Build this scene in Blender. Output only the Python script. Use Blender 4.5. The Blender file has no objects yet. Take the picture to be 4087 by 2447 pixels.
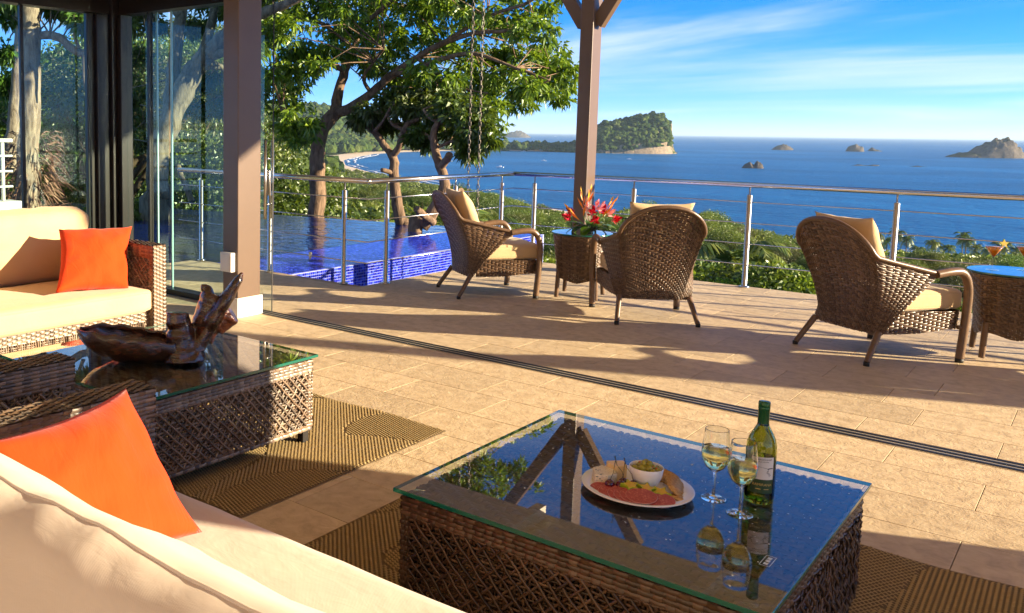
import bpy, bmesh, math, random
import numpy as np
from mathutils import Vector, Matrix, noise as mnoise

R = math.radians
scene = bpy.context.scene
C = scene.collection

# ------------------------------------------------------------------ camera
# house axes: +X runs along the sliding door track, +Y out towards the sea
cam_d = bpy.data.cameras.new('camera'); cam = bpy.data.objects.new('camera', cam_d); C.objects.link(cam)
AZ, PITCH, ROLL, EYE = R(-41.797), R(5.966), .0131, 1.45
_F = Vector((math.sin(AZ), math.cos(AZ), 0)); _Rt = Vector((math.cos(AZ), -math.sin(AZ), 0)); _U = Vector((0, 0, 1))
_D = _F * math.cos(PITCH) - _U * math.sin(PITCH); _Up = _U * math.cos(PITCH) + _F * math.sin(PITCH)
_ix = _Rt * math.cos(ROLL) + _Up * math.sin(ROLL); _iu = _Up * math.cos(ROLL) - _Rt * math.sin(ROLL)
cam.matrix_world = Matrix(((_ix.x, _iu.x, -_D.x, 0), (_ix.y, _iu.y, -_D.y, 0), (_ix.z, _iu.z, -_D.z, EYE), (0, 0, 0, 1)))
cam_d.sensor_width = 36; cam_d.lens = 36 * 3588 / 4087; cam_d.shift_x = .18437; cam_d.shift_y = -.0806
cam_d.clip_start = .05; cam_d.clip_end = 120000
scene.camera = cam

# ------------------------------------------------------------------ sky, sun, exposure
SUN_EL, SUN_AZ = R(14), R(65)          # azimuth from +Y towards +X
world = bpy.data.worlds.new('World'); scene.world = world; world.use_nodes = True
wn, wl = world.node_tree.nodes, world.node_tree.links
wn.clear()
w_out = wn.new('ShaderNodeOutputWorld'); w_bg = wn.new('ShaderNodeBackground')
sky = wn.new('ShaderNodeTexSky'); sky.sky_type = 'NISHITA'; sky.sun_disc = False
sky.sun_elevation = SUN_EL; sky.sun_rotation = SUN_AZ; sky.altitude = 0
sky.air_density = .45; sky.dust_density = 0; sky.ozone_density = 5
hsv = wn.new('ShaderNodeHueSaturation'); hsv.inputs['Saturation'].default_value = 1.2; hsv.inputs['Hue'].default_value = .497
wl.new(sky.outputs[0], hsv.inputs['Color'])
tc = wn.new('ShaderNodeTexCoord'); sep = wn.new('ShaderNodeSeparateXYZ'); wl.new(tc.outputs['Generated'], sep.inputs[0])
def wmath(op, a, b=None, c=None, clamp=False):
    n = wn.new('ShaderNodeMath'); n.operation = op; n.use_clamp = clamp
    for i, v in enumerate((a, b, c)):
        if v is None: continue
        if isinstance(v, (int, float)): n.inputs[i].default_value = v
        else: wl.new(v, n.inputs[i])
    return n.outputs[0]
zz = wmath('MAXIMUM', wmath('ADD', sep.outputs[2], .12), .05)      # flat cirrus layer overhead
comb = wn.new('ShaderNodeCombineXYZ')
wl.new(wmath('DIVIDE', sep.outputs[0], zz), comb.inputs[0]); wl.new(wmath('DIVIDE', sep.outputs[1], zz), comb.inputs[1])
mp = wn.new('ShaderNodeMapping'); mp.inputs['Location'].default_value = (9, 9, 0); mp.inputs['Rotation'].default_value = (0, 0, R(75)); mp.inputs['Scale'].default_value = (.42, .95, 1)
wl.new(comb.outputs[0], mp.inputs[0])
n1 = wn.new('ShaderNodeTexNoise'); n1.inputs['Scale'].default_value = .8; n1.inputs['Detail'].default_value = 7; n1.inputs['Roughness'].default_value = .56; n1.inputs['Distortion'].default_value = .7
wl.new(mp.outputs[0], n1.inputs['Vector'])
n2 = wn.new('ShaderNodeTexNoise'); n2.inputs['Scale'].default_value = .28; n2.inputs['Detail'].default_value = 3
wl.new(comb.outputs[0], n2.inputs['Vector'])
cl = wmath('ADD', wmath('MULTIPLY', n1.outputs[0], .75), wmath('MULTIPLY', n2.outputs[0], .55))
mr = wn.new('ShaderNodeMapRange'); mr.interpolation_type = 'SMOOTHSTEP'
mr.inputs[1].default_value = .57; mr.inputs[2].default_value = .90; mr.inputs[3].default_value = .03; mr.inputs[4].default_value = .8
wl.new(cl, mr.inputs[0])
w_mix = wn.new('ShaderNodeMixRGB'); wl.new(mr.outputs[0], w_mix.inputs[0])
w_tint = wn.new('ShaderNodeMixRGB'); w_tint.blend_type = 'MULTIPLY'; w_tint.inputs[0].default_value = 1; w_tint.inputs[2].default_value = (1.30, .86, .93, 1)
wl.new(hsv.outputs[0], w_tint.inputs[1]); wl.new(w_tint.outputs[0], w_mix.inputs[1])
w_mix.inputs[2].default_value = (3.3, 3.6, 3.9, 1)
wl.new(w_mix.outputs[0], w_bg.inputs[0]); w_bg.inputs[1].default_value = .080
wl.new(w_bg.outputs[0], w_out.inputs[0])

sun_d = bpy.data.lights.new('sun', 'SUN'); sun = bpy.data.objects.new('sun', sun_d); C.objects.link(sun)
sun_d.energy = 4.1; sun_d.angle = R(.55); sun_d.color = (1, .82, .55)
_s = Vector((math.sin(SUN_AZ) * math.cos(SUN_EL), math.cos(SUN_AZ) * math.cos(SUN_EL), math.sin(SUN_EL)))
sun.rotation_euler = _s.to_track_quat('Z', 'Y').to_euler(); sun.location = _s * 40
scene.view_settings.view_transform = 'Standard'; scene.view_settings.look = 'None'
scene.view_settings.gamma = 1; scene.view_settings.use_curve_mapping = False
scene.view_settings.exposure = 2.0
scene.cycles.use_denoising = True
scene.cycles.max_bounces = 16; scene.cycles.transparent_max_bounces = 32
scene.cycles.transmission_bounces = 16; scene.cycles.diffuse_bounces = 8; scene.cycles.glossy_bounces = 4
scene.cycles.caustics_reflective = False; scene.cycles.caustics_refractive = False
scene.cycles.sample_clamp_indirect = 6

# ------------------------------------------------------------------ helpers
def tag(o, label=None, cat=None, group=None, kind=None):
    if label: o['label'] = label
    if cat: o['category'] = cat
    if group: o['group'] = group
    if kind: o['kind'] = kind
    return o

def empty(name, loc=(0, 0, 0), rz=0, label=None, cat=None, group=None):
    o = bpy.data.objects.new(name, None); C.objects.link(o)
    o.location = loc; o.rotation_euler = (0, 0, rz); o.empty_display_size = .1
    return tag(o, label, cat, group)

def link(name, me, parent=None, loc=None, rot=None):
    o = bpy.data.objects.new(name, me); C.objects.link(o)
    if parent: o.parent = parent
    if loc is not None: o.location = loc
    if rot is not None: o.rotation_euler = rot
    return o

def copy_tree(o, parent=None):
    c = o.copy(); C.objects.link(c); c.parent = parent
    for ch in list(o.children): copy_tree(ch, c)
    return c

class MB:
    def __init__(s): s.v = []; s.f = []; s.m = []; s.s = []
    def add(s, vs, fs, mi=0, sm=False):
        b = len(s.v); s.v.extend(tuple(p) for p in vs)
        for f in fs: s.f.append(tuple(i + b for i in f)); s.m.append(mi); s.s.append(sm)
        return s
    def box(s, a, b, mi=0):
        (x0, y0, z0), (x1, y1, z1) = a, b
        return s.add([(x0,y0,z0),(x1,y0,z0),(x1,y1,z0),(x0,y1,z0),(x0,y0,z1),(x1,y0,z1),(x1,y1,z1),(x0,y1,z1)],
              [(3,2,1,0),(4,5,6,7),(0,1,5,4),(1,2,6,5),(2,3,7,6),(3,0,4,7)], mi)
    def hexa(s, p, mi=0):     # 8 corners: bottom ring then top ring
        return s.add(p, [(3,2,1,0),(4,5,6,7),(0,1,5,4),(1,2,6,5),(2,3,7,6),(3,0,4,7)], mi)
    def beam(s, a, b, w, h, mi=0):   # box beam between two points, w sideways, h upwards
        a, b = Vector(a), Vector(b); d = (b - a).normalized()
        sd = d.cross(Vector((0,0,1)));  sd = Vector((1,0,0)) if sd.length < 1e-4 else sd.normalized()
        up = sd.cross(d); sd = sd * w / 2; up = up * h / 2
        return s.hexa([a-sd-up, a+sd-up, b+sd-up, b-sd-up, a-sd+up, a+sd+up, b+sd+up, b-sd+up], mi)
    def tube(s, pts, r, n=8, cap=True, mi=0, closed=False, flat=1.0, sm=True):
        pts = [Vector(p) for p in pts]; k = len(pts)
        rr = r if hasattr(r, '__len__') else [r] * k
        T = []
        for i in range(k):
            a = pts[i-1] if (i > 0 or closed) else pts[i]; b = pts[(i+1) % k] if (i < k-1 or closed) else pts[i]
            t = b - a; T.append(t.normalized() if t.length > 1e-9 else Vector((0,0,1)))
        ref = Vector((0,0,1)) if abs(T[0].z) < .9 else Vector((1,0,0))
        N = (ref - T[0] * ref.dot(T[0])).normalized(); vs = []
        for i in range(k):
            N = N - T[i] * N.dot(T[i]); N.normalize(); Bv = T[i].cross(N)
            for j in range(n):
                a = 2 * math.pi * j / n
                vs.append(pts[i] + (N * math.cos(a) * flat + Bv * math.sin(a)) * rr[i])
        fs = []
        for i in range(k if closed else k-1):
            for j in range(n):
                i2 = (i+1) % k
                fs.append((i*n+j, i*n+(j+1) % n, i2*n+(j+1) % n, i2*n+j))
        b0 = len(s.v); s.add(vs, fs, mi, sm)
        if cap and not closed:
            s.f.append(tuple(b0+j for j in range(n))[::-1]); s.m.append(mi); s.s.append(False)
            s.f.append(tuple(b0+(k-1)*n+j for j in range(n))); s.m.append(mi); s.s.append(False)
        return s
    def lathe(s, prof, n=32, c=(0,0,0), mi=0, sm=True):
        vs, fs = [], []
        for r, z in prof:
            for j in range(n):
                a = 2*math.pi*j/n; vs.append((c[0]+r*math.cos(a), c[1]+r*math.sin(a), c[2]+z))
        for i in range(len(prof)-1):
            for j in range(n): fs.append((i*n+j, i*n+(j+1) % n, (i+1)*n+(j+1) % n, (i+1)*n+j))
        return s.add(vs, fs, mi, sm)
    def ball(s, c, r, n=12, m=8, mi=0, sc=(1,1,1), jit=0, seed=0):
        rnd = random.Random(seed); vs, fs = [], []
        for i in range(m+1):
            t = math.pi*i/m
            for j in range(n):
                a = 2*math.pi*j/n; k = r*(1+rnd.uniform(-jit, jit))
                vs.append((c[0]+k*sc[0]*math.sin(t)*math.cos(a), c[1]+k*sc[1]*math.sin(t)*math.sin(a), c[2]+k*sc[2]*math.cos(t)))
        for i in range(m):
            for j in range(n): fs.append((i*n+j, (i+1)*n+j, (i+1)*n+(j+1) % n, i*n+(j+1) % n))
        return s.add(vs, fs, mi, True)
    def grid(s, P, mi=0, sm=True):    # P: array (a, b, 3)
        P = np.asarray(P); a, b = P.shape[:2]
        fs = [(i*b+j, i*b+j+1, (i+1)*b+j+1, (i+1)*b+j) for i in range(a-1) for j in range(b-1)]
        return s.add(P.reshape(-1, 3).tolist(), fs, mi, sm)
    def mesh(s, name, mats):
        me = bpy.data.meshes.new(name); me.from_pydata(s.v, [], s.f)
        for m in (mats if isinstance(mats, (list, tuple)) else [mats]): me.materials.append(m)
        me.polygons.foreach_set('material_index', s.m); me.polygons.foreach_set('use_smooth', s.s)
        me.update(); return me
    def build(s, name, mats, parent=None, loc=None, rot=None, bevel=0, seg=2):
        o = link(name, s.mesh(name, mats), parent, loc, rot)
        if bevel:
            b = o.modifiers.new('bevel', 'BEVEL'); b.width = bevel; b.segments = seg; b.limit_method = 'ANGLE'; b.angle_limit = R(40)
        return o

def npmesh(name, V, F, mats, smooth=False, mi=None):
    """big meshes from numpy arrays; F is (n,3) or (n,4)"""
    V = np.asarray(V, np.float32); F = np.asarray(F, np.int32); k = F.shape[1]
    me = bpy.data.meshes.new(name); me.vertices.add(len(V)); me.vertices.foreach_set('co', V.ravel())
    me.loops.add(F.size); me.loops.foreach_set('vertex_index', F.ravel())
    me.polygons.add(len(F)); me.polygons.foreach_set('loop_start', np.arange(0, F.size, k, dtype=np.int32))
    me.polygons.foreach_set('loop_total', np.full(len(F), k, np.int32))
    for m in (mats if isinstance(mats, (list, tuple)) else [mats]): me.materials.append(m)
    if mi is not None: me.polygons.foreach_set('material_index', np.asarray(mi, np.int32))
    me.polygons.foreach_set('use_smooth', np.full(len(F), smooth)); me.update(calc_edges=True); me.validate()
    return me

# ------------------------------------------------------------------ materials
M = {}
class NT:
    def __init__(s, name):
        s.mat = bpy.data.materials.new(name); s.mat.use_nodes = True
        s.n, s.l = s.mat.node_tree.nodes, s.mat.node_tree.links; s.n.clear()
        s.out = s.n.new('ShaderNodeOutputMaterial'); M[name] = s.mat
    def new(s, t, **k):
        n = s.n.new(t)
        for a, b in k.items(): setattr(n, a, b)
        return n
    def set(s, sock, v):
        if isinstance(v, bpy.types.NodeSocket): s.l.new(v, sock)
        elif v is not None: sock.default_value = v if not (isinstance(v, tuple) and len(v) == 3 and sock.type == 'RGBA') else (*v, 1)
    def coord(s, kind='Object', scale=None, rot=None):
        o = s.new('ShaderNodeTexCoord').outputs[kind]
        if scale is not None or rot is not None:
            m = s.new('ShaderNodeMapping'); s.l.new(o, m.inputs[0])
            if scale is not None: m.inputs['Scale'].default_value = scale if isinstance(scale, tuple) else (scale,)*3
            if rot is not None: m.inputs['Rotation'].default_value = rot
            o = m.outputs[0]
        return o
    def noise(s, vec, scale, detail=4, rough=.55, dist=0):
        n = s.new('ShaderNodeTexNoise'); s.set(n.inputs['Vector'], vec)
        n.inputs['Scale'].default_value = scale; n.inputs['Detail'].default_value = detail
        n.inputs['Roughness'].default_value = rough; n.inputs['Distortion'].default_value = dist
        return n.outputs[0]
    def math(s, op, a, b=None, clamp=False):
        n = s.new('ShaderNodeMath', operation=op, use_clamp=clamp); s.set(n.inputs[0], a); s.set(n.inputs[1], b); return n.outputs[0]
    def ramp(s, f, stops, interp='LINEAR'):
        n = s.new('ShaderNodeValToRGB'); s.set(n.inputs[0], f); n.color_ramp.interpolation = interp
        e = n.color_ramp.elements
        while len(e) < len(stops): e.new(.5)
        for q, (p, c) in zip(e, stops): q.position = p; q.color = (*c, 1) if len(c) == 3 else c
        return n.outputs[0]
    def mix(s, f, a, b, blend='MIX'):
        n = s.new('ShaderNodeMixRGB', blend_type=blend); s.set(n.inputs[0], f); s.set(n.inputs[1], a); s.set(n.inputs[2], b); return n.outputs[0]
    def bump(s, h, strength=.3, dist=.01, normal=None):
        n = s.new('ShaderNodeBump'); s.set(n.inputs['Height'], h); n.inputs['Strength'].default_value = strength; n.inputs['Distance'].default_value = dist
        if normal: s.l.new(normal, n.inputs['Normal'])
        return n.outputs[0]
    def pbsdf(s, base, rough=.5, metal=0, spec=None, normal=None, **k):
        p = s.new('ShaderNodeBsdfPrincipled'); s.set(p.inputs['Base Color'], base); s.set(p.inputs['Roughness'], rough); s.set(p.inputs['Metallic'], metal)
        if spec is not None: s.set(p.inputs['Specular IOR Level'], spec)
        if normal is not None: s.l.new(normal, p.inputs['Normal'])
        for a, b in k.items(): s.set(p.inputs[a.replace('_', ' ')], b)
        return p.outputs[0]
    def done(s, sh): s.l.new(sh, s.out.inputs[0]); return s.mat
    def rnd_obj(s): return s.new('ShaderNodeObjectInfo').outputs['Random']
    def rnd_isl(s): return s.new('ShaderNodeNewGeometry').outputs['Random Per Island']

def plain(name, col, rough=.5, metal=0, spec=None, var=.12, vs=6, bump=0, bs=200, **k):
    t = NT(name); co = t.coord()
    f = t.noise(co, vs, 5)
    dark = tuple(c * (1 - var) for c in col); light = tuple(min(1, c * (1 + var)) for c in col)
    c = t.ramp(f, [(.3, dark), (.7, light)])
    nm = t.bump(t.noise(co, bs, 3), bump, .002) if bump else None
    return t.done(t.pbsdf(c, rough, metal, spec, nm, **k))

# stone floor tiles: cream travertine-like slabs with a rough cleft face
t = NT('stone_tile'); co = t.coord('Object'); wco = t.new('ShaderNodeNewGeometry').outputs['Position']
n_big = t.noise(wco, 2.2, 5, .6, .4); n_mid = t.noise(wco, 14, 6, .62, .5); n_fine = t.noise(wco, 70, 5, .65)
c = t.ramp(n_mid, [(.28, (.47, .345, .20)), (.5, (.64, .49, .305)), (.72, (.74, .595, .395))])
c = t.mix(t.math('MULTIPLY', n_big, .38), c, (.46, .36, .25))
hv = t.new('ShaderNodeHueSaturation'); t.set(hv.inputs['Value'], t.math('ADD', t.math('MULTIPLY', t.rnd_obj(), .2), .9)); t.l.new(c, hv.inputs['Color'])
h = t.math('ADD', t.math('MULTIPLY', t.noise(wco, 26, 5, .6, 1.2), .75), t.math('MULTIPLY', n_fine, .3))
t.done(t.pbsdf(hv.outputs[0], t.ramp(n_mid, [(.3, (.55,)*3), (.7, (.72,)*3)]), 0, .3, t.bump(h, .40, .011)))
plain('grout', (.42, .31, .20), .9, var=.2, vs=20)
plain('plaster', (.80, .75, .66), .8, var=.06, bump=.1, bs=80)
plain('white_stone', (.78, .74, .64), .45, var=.05, vs=12)
plain('taupe_metal', (.125, .080, .055), .38, 0, .45, var=.05, bump=.05, bs=600)
plain('bronze_frame', (.022, .015, .013), .32, .4, .5, var=.1)
plain('roof_wood_pale', (.76, .70, .60), .7, var=.05, vs=4)  # brown wood underside made pale, to bounce fill light into the room
plain('roof_top', (.25, .22, .19), .85, var=.2)
plain('steel', (.62, .61, .59), .22, 1, var=.04, vs=40)
plain('aluminium', (.66, .58, .44), .4, .6, var=.05)
plain('black', (.006, .006, .007), .5, var=.1)
plain('rubber', (.012, .011, .011), .6)
plain('box_white', (.72, .70, .66), .35, var=.03)
plain('chain_steel', (.16, .14, .12), .45, .7, var=.2, vs=60)

# wicker: every strand gets its own tone
def wicker(name, cols, rough=.38):
    t = NT(name); co = t.coord('Object')
    f = t.rnd_isl(); f2 = t.noise(co, 30, 3)
    f = t.math('ADD', t.math('MULTIPLY', f, .75), t.math('MULTIPLY', f2, .25))
    c = t.ramp(f, [((i + .5) / len(cols), q) for i, q in enumerate(cols)])
    gr = t.noise(t.coord('Object', (400, 400, 400)), 1, 2)
    return t.done(t.pbsdf(c, rough, 0, .5, t.bump(gr, .15, .001)))
wicker('wicker_chair', [(.055, .030, .017), (.10, .058, .033), (.17, .10, .056), (.075, .042, .024), (.23, .145, .085)], .33)
wicker('wicker_sofa', [(.045, .032, .024), (.16, .10, .062), (.26, .18, .12), (.09, .075, .065), (.36, .28, .20)], .36)
wicker('wicker_dark', [(.022, .012, .008), (.060, .031, .018), (.10, .055, .033), (.035, .020, .013), (.14, .085, .052)], .30)
plain('wicker_core', (.012, .008, .006), .8)

def fabric(name, col, sheen=.2, ws=900, var=.05, crease=.16):
    t = NT(name); co = t.coord('Object')
    w1 = t.new('ShaderNodeTexWave', bands_direction='DIAGONAL'); w1.inputs['Scale'].default_value = ws / 6; t.l.new(co, w1.inputs[0])
    f = t.noise(co, 3.2, 3)
    c = t.ramp(f, [(.3, tuple(q * (1 - var) for q in col)), (.7, tuple(min(1, q * (1 + var)) for q in col))])
    cr = t.noise(t.coord('Object', (1, 2.2, 1), (0, 0, .5)), 7, 4, .55, 1.6)
    n = t.bump(w1.outputs[1], .10, .0008, t.bump(cr, crease, .010, t.bump(t.noise(co, 5.5, 3, .5, .3), .22, .02)))
    return t.done(t.pbsdf(c, .85, 0, .15, n, Sheen_Weight=sheen))
fabric('fabric_beige', (.60, .425, .235)); fabric('fabric_beige_lit', (.66, .56, .46), crease=.13); fabric('fabric_orange', (.66, .046, .003), .1, var=.10, crease=.42)  # near sofa has the same beige, with its overexposed light painted into the colour

def thinglass(name, tint, edge=None, f0=1.5, rough=0.0, gain=1.0):
    t = NT(name); tr = t.new('ShaderNodeBsdfTransparent'); t.set(tr.inputs[0], tint)
    gl = t.new('ShaderNodeBsdfGlossy'); gl.inputs['Roughness'].default_value = rough; t.set(gl.inputs[0], (1, 1, 1))
    fr = t.new('ShaderNodeFresnel'); fr.inputs[0].default_value = f0
    mx = t.new('ShaderNodeMixShader'); bf = t.new('ShaderNodeNewGeometry').outputs['Backfacing']; t.l.new(t.math('MULTIPLY', t.math('MULTIPLY', fr.outputs[0], t.math('SUBTRACT', 1.0, bf)), gain, True), mx.inputs[0]); t.l.new(tr.outputs[0], mx.inputs[1]); t.l.new(gl.outputs[0], mx.inputs[2])
    return t.done(mx.outputs[0])
thinglass('window_glass', (.84, .95, .94), gain=.8); thinglass('table_glass', (.90, .94, .93), gain=1.9); thinglass('clear_glass', (.93, .985, .97), gain=1.3); thinglass('stem_glass', (.96, .98, .97), gain=2.0)
t = NT('glass_edge'); t.done(t.pbsdf((.01, .17, .12), .12, 0, .8, None, Transmission_Weight=.35))
t = NT('glass_edge_pale'); t.done(t.pbsdf((.35, .50, .50), .15, 0, .8))
t = NT('drink_glass'); t.done(t.pbsdf((.97, .99, .98), 0, 0, None, None, Transmission_Weight=1.0, IOR=1.45))
def liquid(name, col, ior=1.33): t = NT(name); t.done(t.pbsdf(col, 0.0, 0, None, None, Transmission_Weight=1.0, IOR=ior))
liquid('white_wine', (.93, .93, .45)); liquid('bottle_glass', (.36, .42, .05), 1.5); liquid('vase_glass', (.80, .9, .86), 1.45)
t = NT('cocktail'); t.done(t.pbsdf((.85, .30, .015), .15, 0, .5, None, Subsurface_Weight=.3, Transmission_Weight=.2))
# ================================================================== SETTING: floor, walls, roof, pool
def in_view(p, mx=.06):
    v = Vector(p) - Vector((0, 0, EYE)); d = v.dot(_D)
    if d < .1: return False
    x = (1290 + 3588 * v.dot(_ix) / d) / 4087; y = (894 - 3588 * v.dot(_iu) / d) / 2447
    return -mx < x < 1 + mx and -mx < y < 1 + mx

DECK = [(-7.65, -4), (12, -4), (12, 9.14), (-5.27, 9.14), (-5.27, 6.5), (-7.65, 6.5)]
def prism(mb, poly, z0, z1, mi=0, mside=None):
    n = len(poly); vs = [(x, y, z0) for x, y in poly] + [(x, y, z1) for x, y in poly]
    b = len(mb.v); mb.add(vs, [tuple(range(n, 2*n))], mi); mb.f.append(tuple(b + i for i in range(n))[::-1]); mb.m.append(mi); mb.s.append(False)
    for i in range(n):
        j = (i+1) % n; mb.f.append((b+i, b+j, b+n+j, b+n+i)); mb.m.append(mi if mside is None else mside); mb.s.append(False)
    return mb
m = MB(); prism(m, DECK, -.35, -.012, 0, 1)
floor = tag(m.build('floor', [M['grout'], M['plaster']]), kind='structure')

TW, TH, GAP = .57, .355, .0028
def tile_mesh(w, h):
    b = .0010; z1 = 0.0; z0 = -.0118
    V = [(0,0,z0),(w,0,z0),(w,h,z0),(0,h,z0),(0,0,z1-b),(w,0,z1-b),(w,h,z1-b),(0,h,z1-b),(b,b,z1),(w-b,b,z1),(w-b,h-b,z1),(b,h-b,z1)]
    F = [(0,1,5,4),(1,2,6,5),(2,3,7,6),(3,0,4,7),(4,5,9,8),(5,6,10,9),(6,7,11,10),(7,4,8,11),(8,9,10,11)]
    return V, F
def clip_rows():
    rects = []
    rng = random.Random(4)
    for k in range(-24, 14):
        y0 = 4.59 + k * TH; y1 = y0 + TH
        off = (-.72 if k % 2 == 0 else -.915) if k > -3 else (-.345 if k % 2 else -.62)
        for j in range(-14, 24):
            x0 = off + j * TW; x1 = x0 + TW
            segs = []
            for (a, b) in ((y0, y1),):
                if b > 4.875 and a < 5.02:       # cut at the door track
                    if a < 4.875: segs.append((a, 4.875))
                    if b > 5.02: segs.append((5.02, b))
                else: segs.append((a, b))
            for a, b in segs:
                xx0, xx1 = max(x0, -7.64), min(x1, 11.9)
                if (a + b) / 2 > 6.4: xx0 = max(xx0, -5.26)
                b2 = min(b, 9.13)
                if a > 6.2 and xx0 < -5.3: b2 = min(b, 6.49)
                if xx1 - xx0 < .03 or b2 - a < .03 or b2 < -3.9: continue
                rects.append((xx0 + GAP/2, xx1 - GAP/2, a + GAP/2, b2 - GAP/2))
    return rects
rects = clip_rows(); cache = {}; rest = MB(); shown = []
for r in rects:
    cx, cy = (r[0]+r[1])/2, (r[2]+r[3])/2
    if any(in_view((px, py, 0), 0) for px in r[:2] for py in r[2:]) or in_view((cx, cy, 0), 0): shown.append((math.hypot(cx, cy), r))
    else: rest.add([(v[0]+r[0], v[1]+r[2], v[2]) for v in tile_mesh(r[1]-r[0], r[3]-r[2])[0]], tile_mesh(1, 1)[1])
shown.sort()
for i, (dist, r) in enumerate(shown):
    w, h = round(r[1]-r[0], 3), round(r[3]-r[2], 3)
    if i >= 300: rest.add([(v[0]+r[0], v[1]+r[2], v[2]) for v in tile_mesh(w, h)[0]], tile_mesh(1, 1)[1]); continue
    if (w, h) not in cache: q = MB(); q.add(*tile_mesh(w, h)); cache[w, h] = q.mesh('tile', M['stone_tile'])
    link('tile', cache[w, h], floor, (r[0], r[2], 0))
tag(rest.build('tile_field', M['stone_tile'], floor), kind='stuff')

# sliding door track: three dark grooves in a pale metal strip
tr = empty('door_track', (0, 4.947, 0), 0, 'triple metal sliding door track let into the stone floor', 'door track')
m = MB(); m.box((-7.0, -.066, -.011), (1.9, .066, .0015)); m.build('strip', M['aluminium'], tr)
for yy in (-.047, 0, .047):
    m = MB(); m.box((-7.0, yy-.0115, .0015), (1.9, yy+.0115, .004)); m.build('groove', M['black'], tr)

# pillar
pl = empty('pillar', (-5.115, 4.77, 0), 0, 'taupe square pillar with white stone foot beside the glass doors', 'pillar')
m = MB(); m.box((-.085, -.12, .15), (.085, .12, 3.29)); m.build('shaft', M['taupe_metal'], pl, bevel=.006)
m = MB(); m.box((-.10, -.135, 0), (.10, .135, .153)); m.build('foot', M['white_stone'], pl, bevel=.004)
bx = MB(); bx.box((-.062, -.05, -.075), (.062, 0, .075))
sw = bx.build('door_intercom', M['box_white'], None, (-5.115, 4.649, .43), bevel=.006)
tag(sw, 'small white plastic box fixed low on the taupe pillar', 'intercom')
m = MB(); m.box((-.045, -.054, -.055), (.045, -.0505, .055)); m.build('cover', M['box_white'], sw, bevel=.002)

# fixed glazing: along the track to the corner, then back along X=-6.95
gw = empty('glass_wall', (-6.0, 4.95, 0), 0, 'dark framed fixed glass wall running from the pillar to the corner frame', 'glass wall')
def rel(o, x, y, z=0): return (x - o.location.x, y - o.location.y, z - o.location.z)
def gbox(par, name, a, b, mat, bevel=0):
    q = MB(); q.box(rel(par, *a), rel(par, *b)); return q.build(name, mat, par, bevel=bevel)
gbox(gw, 'sill', (-6.85, 4.89, .001), (-5.205, 5.01, .05), M['bronze_frame'], .004)
gbox(gw, 'header', (-6.85, 4.88, 2.45), (-5.205, 5.02, 3.29), M['bronze_frame'])
gbox(gw, 'mullion', (-6.475, 4.90, .05), (-6.445, 4.945, 2.45), M['bronze_frame'])
for x0, x1, y in ((-6.80, -6.475, 4.925), (-6.445, -6.21, 4.925), (-6.205, -5.21, 4.965)):
    gbox(gw, 'pane', (x0, y-.005, .05), (x1, y+.005, 2.45), M['window_glass'])
for x, y in ((-6.415, 4.965), (-6.215, 4.965)):
    gbox(gw, 'pane_edge', (x-.009, y-.007, .051), (x+.009, y+.007, 2.449), M['glass_edge_pale'])
cf = empty('corner_frame', (-6.95, 4.95, 0), 0, 'tall dark bronze corner post where the two glass walls meet', 'frame')
for a, b in (((-7.0, 4.68, 0), (-6.9, 4.80, 2.45)), ((-7.02, 4.81, 0), (-6.86, 5.03, 3.29)), ((-6.855, 4.86, .05), (-6.80, 4.98, 2.45)), ((-6.985, 4.60, .05), (-6.94, 4.675, 2.45))):
    gbox(cf, 'stile', a, b, M['bronze_frame'], .005)
gl2 = empty('glass_wall', (-6.95, 3.0, 0), 0, 'dark framed glass wall behind the left sofa', 'glass wall')
gbox(gl2, 'sill', (-7.0, -1, .001), (-6.9, 4.595, .05), M['bronze_frame'])
gbox(gl2, 'header', (-7.02, -1, 2.45), (-6.88, 4.80, 3.29), M['bronze_frame'])
gbox(gl2, 'mullion', (-6.965, 3.955, .05), (-6.935, 3.985, 2.45), M['bronze_frame'])
gbox(gl2, 'mullion', (-6.965, 1.5, .05), (-6.935, 1.53, 2.45), M['bronze_frame'])
for y0, y1 in ((-.99, 1.495), (1.535, 3.95), (3.99, 4.595)):
    gbox(gl2, 'pane', (-6.955, y0, .05), (-6.945, y1, 2.45), M['window_glass'])
# parked sliding glass door panel with its steel bar handle
gd = empty('sliding_glass_door', (-5.3, 4.994, 0), 0, 'frameless glass door panel with steel bar handle beside pillar', 'glass door')
gbox(gd, 'pane', (-5.55, 4.989, .006), (-5.004, 4.999, 3.29), M['clear_glass'])
gbox(gd, 'edge_seal', (-5.004, 4.989, .006), (-5.0, 4.999, 3.29), M['rubber'])
m = MB()
m.tube([(-5.046, 4.955, .745), (-5.046, 4.955, 1.365)], .013, 12); m.tube([(-5.046, 5.033, .745), (-5.046, 5.033, 1.365)], .013, 12)
for z in (.86, 1.22): m.tube([(-5.046, 4.955, z), (-5.046, 5.033, z)], .007, 8)
hd = m.build('bar_handle', M['steel'], gd, rel(gd, 0, 0))
m = MB(); m.box((-5.075, 4.978, .93), (-5.012, 5.01, 1.13)); m.build('lock_case', M['steel'], hd, bevel=.003)
m = MB(); m.box((-5.0115, 4.988, .97), (-5.0105, 5.0, 1.03)); m.build('keyhole', M['black'], hd)

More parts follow.
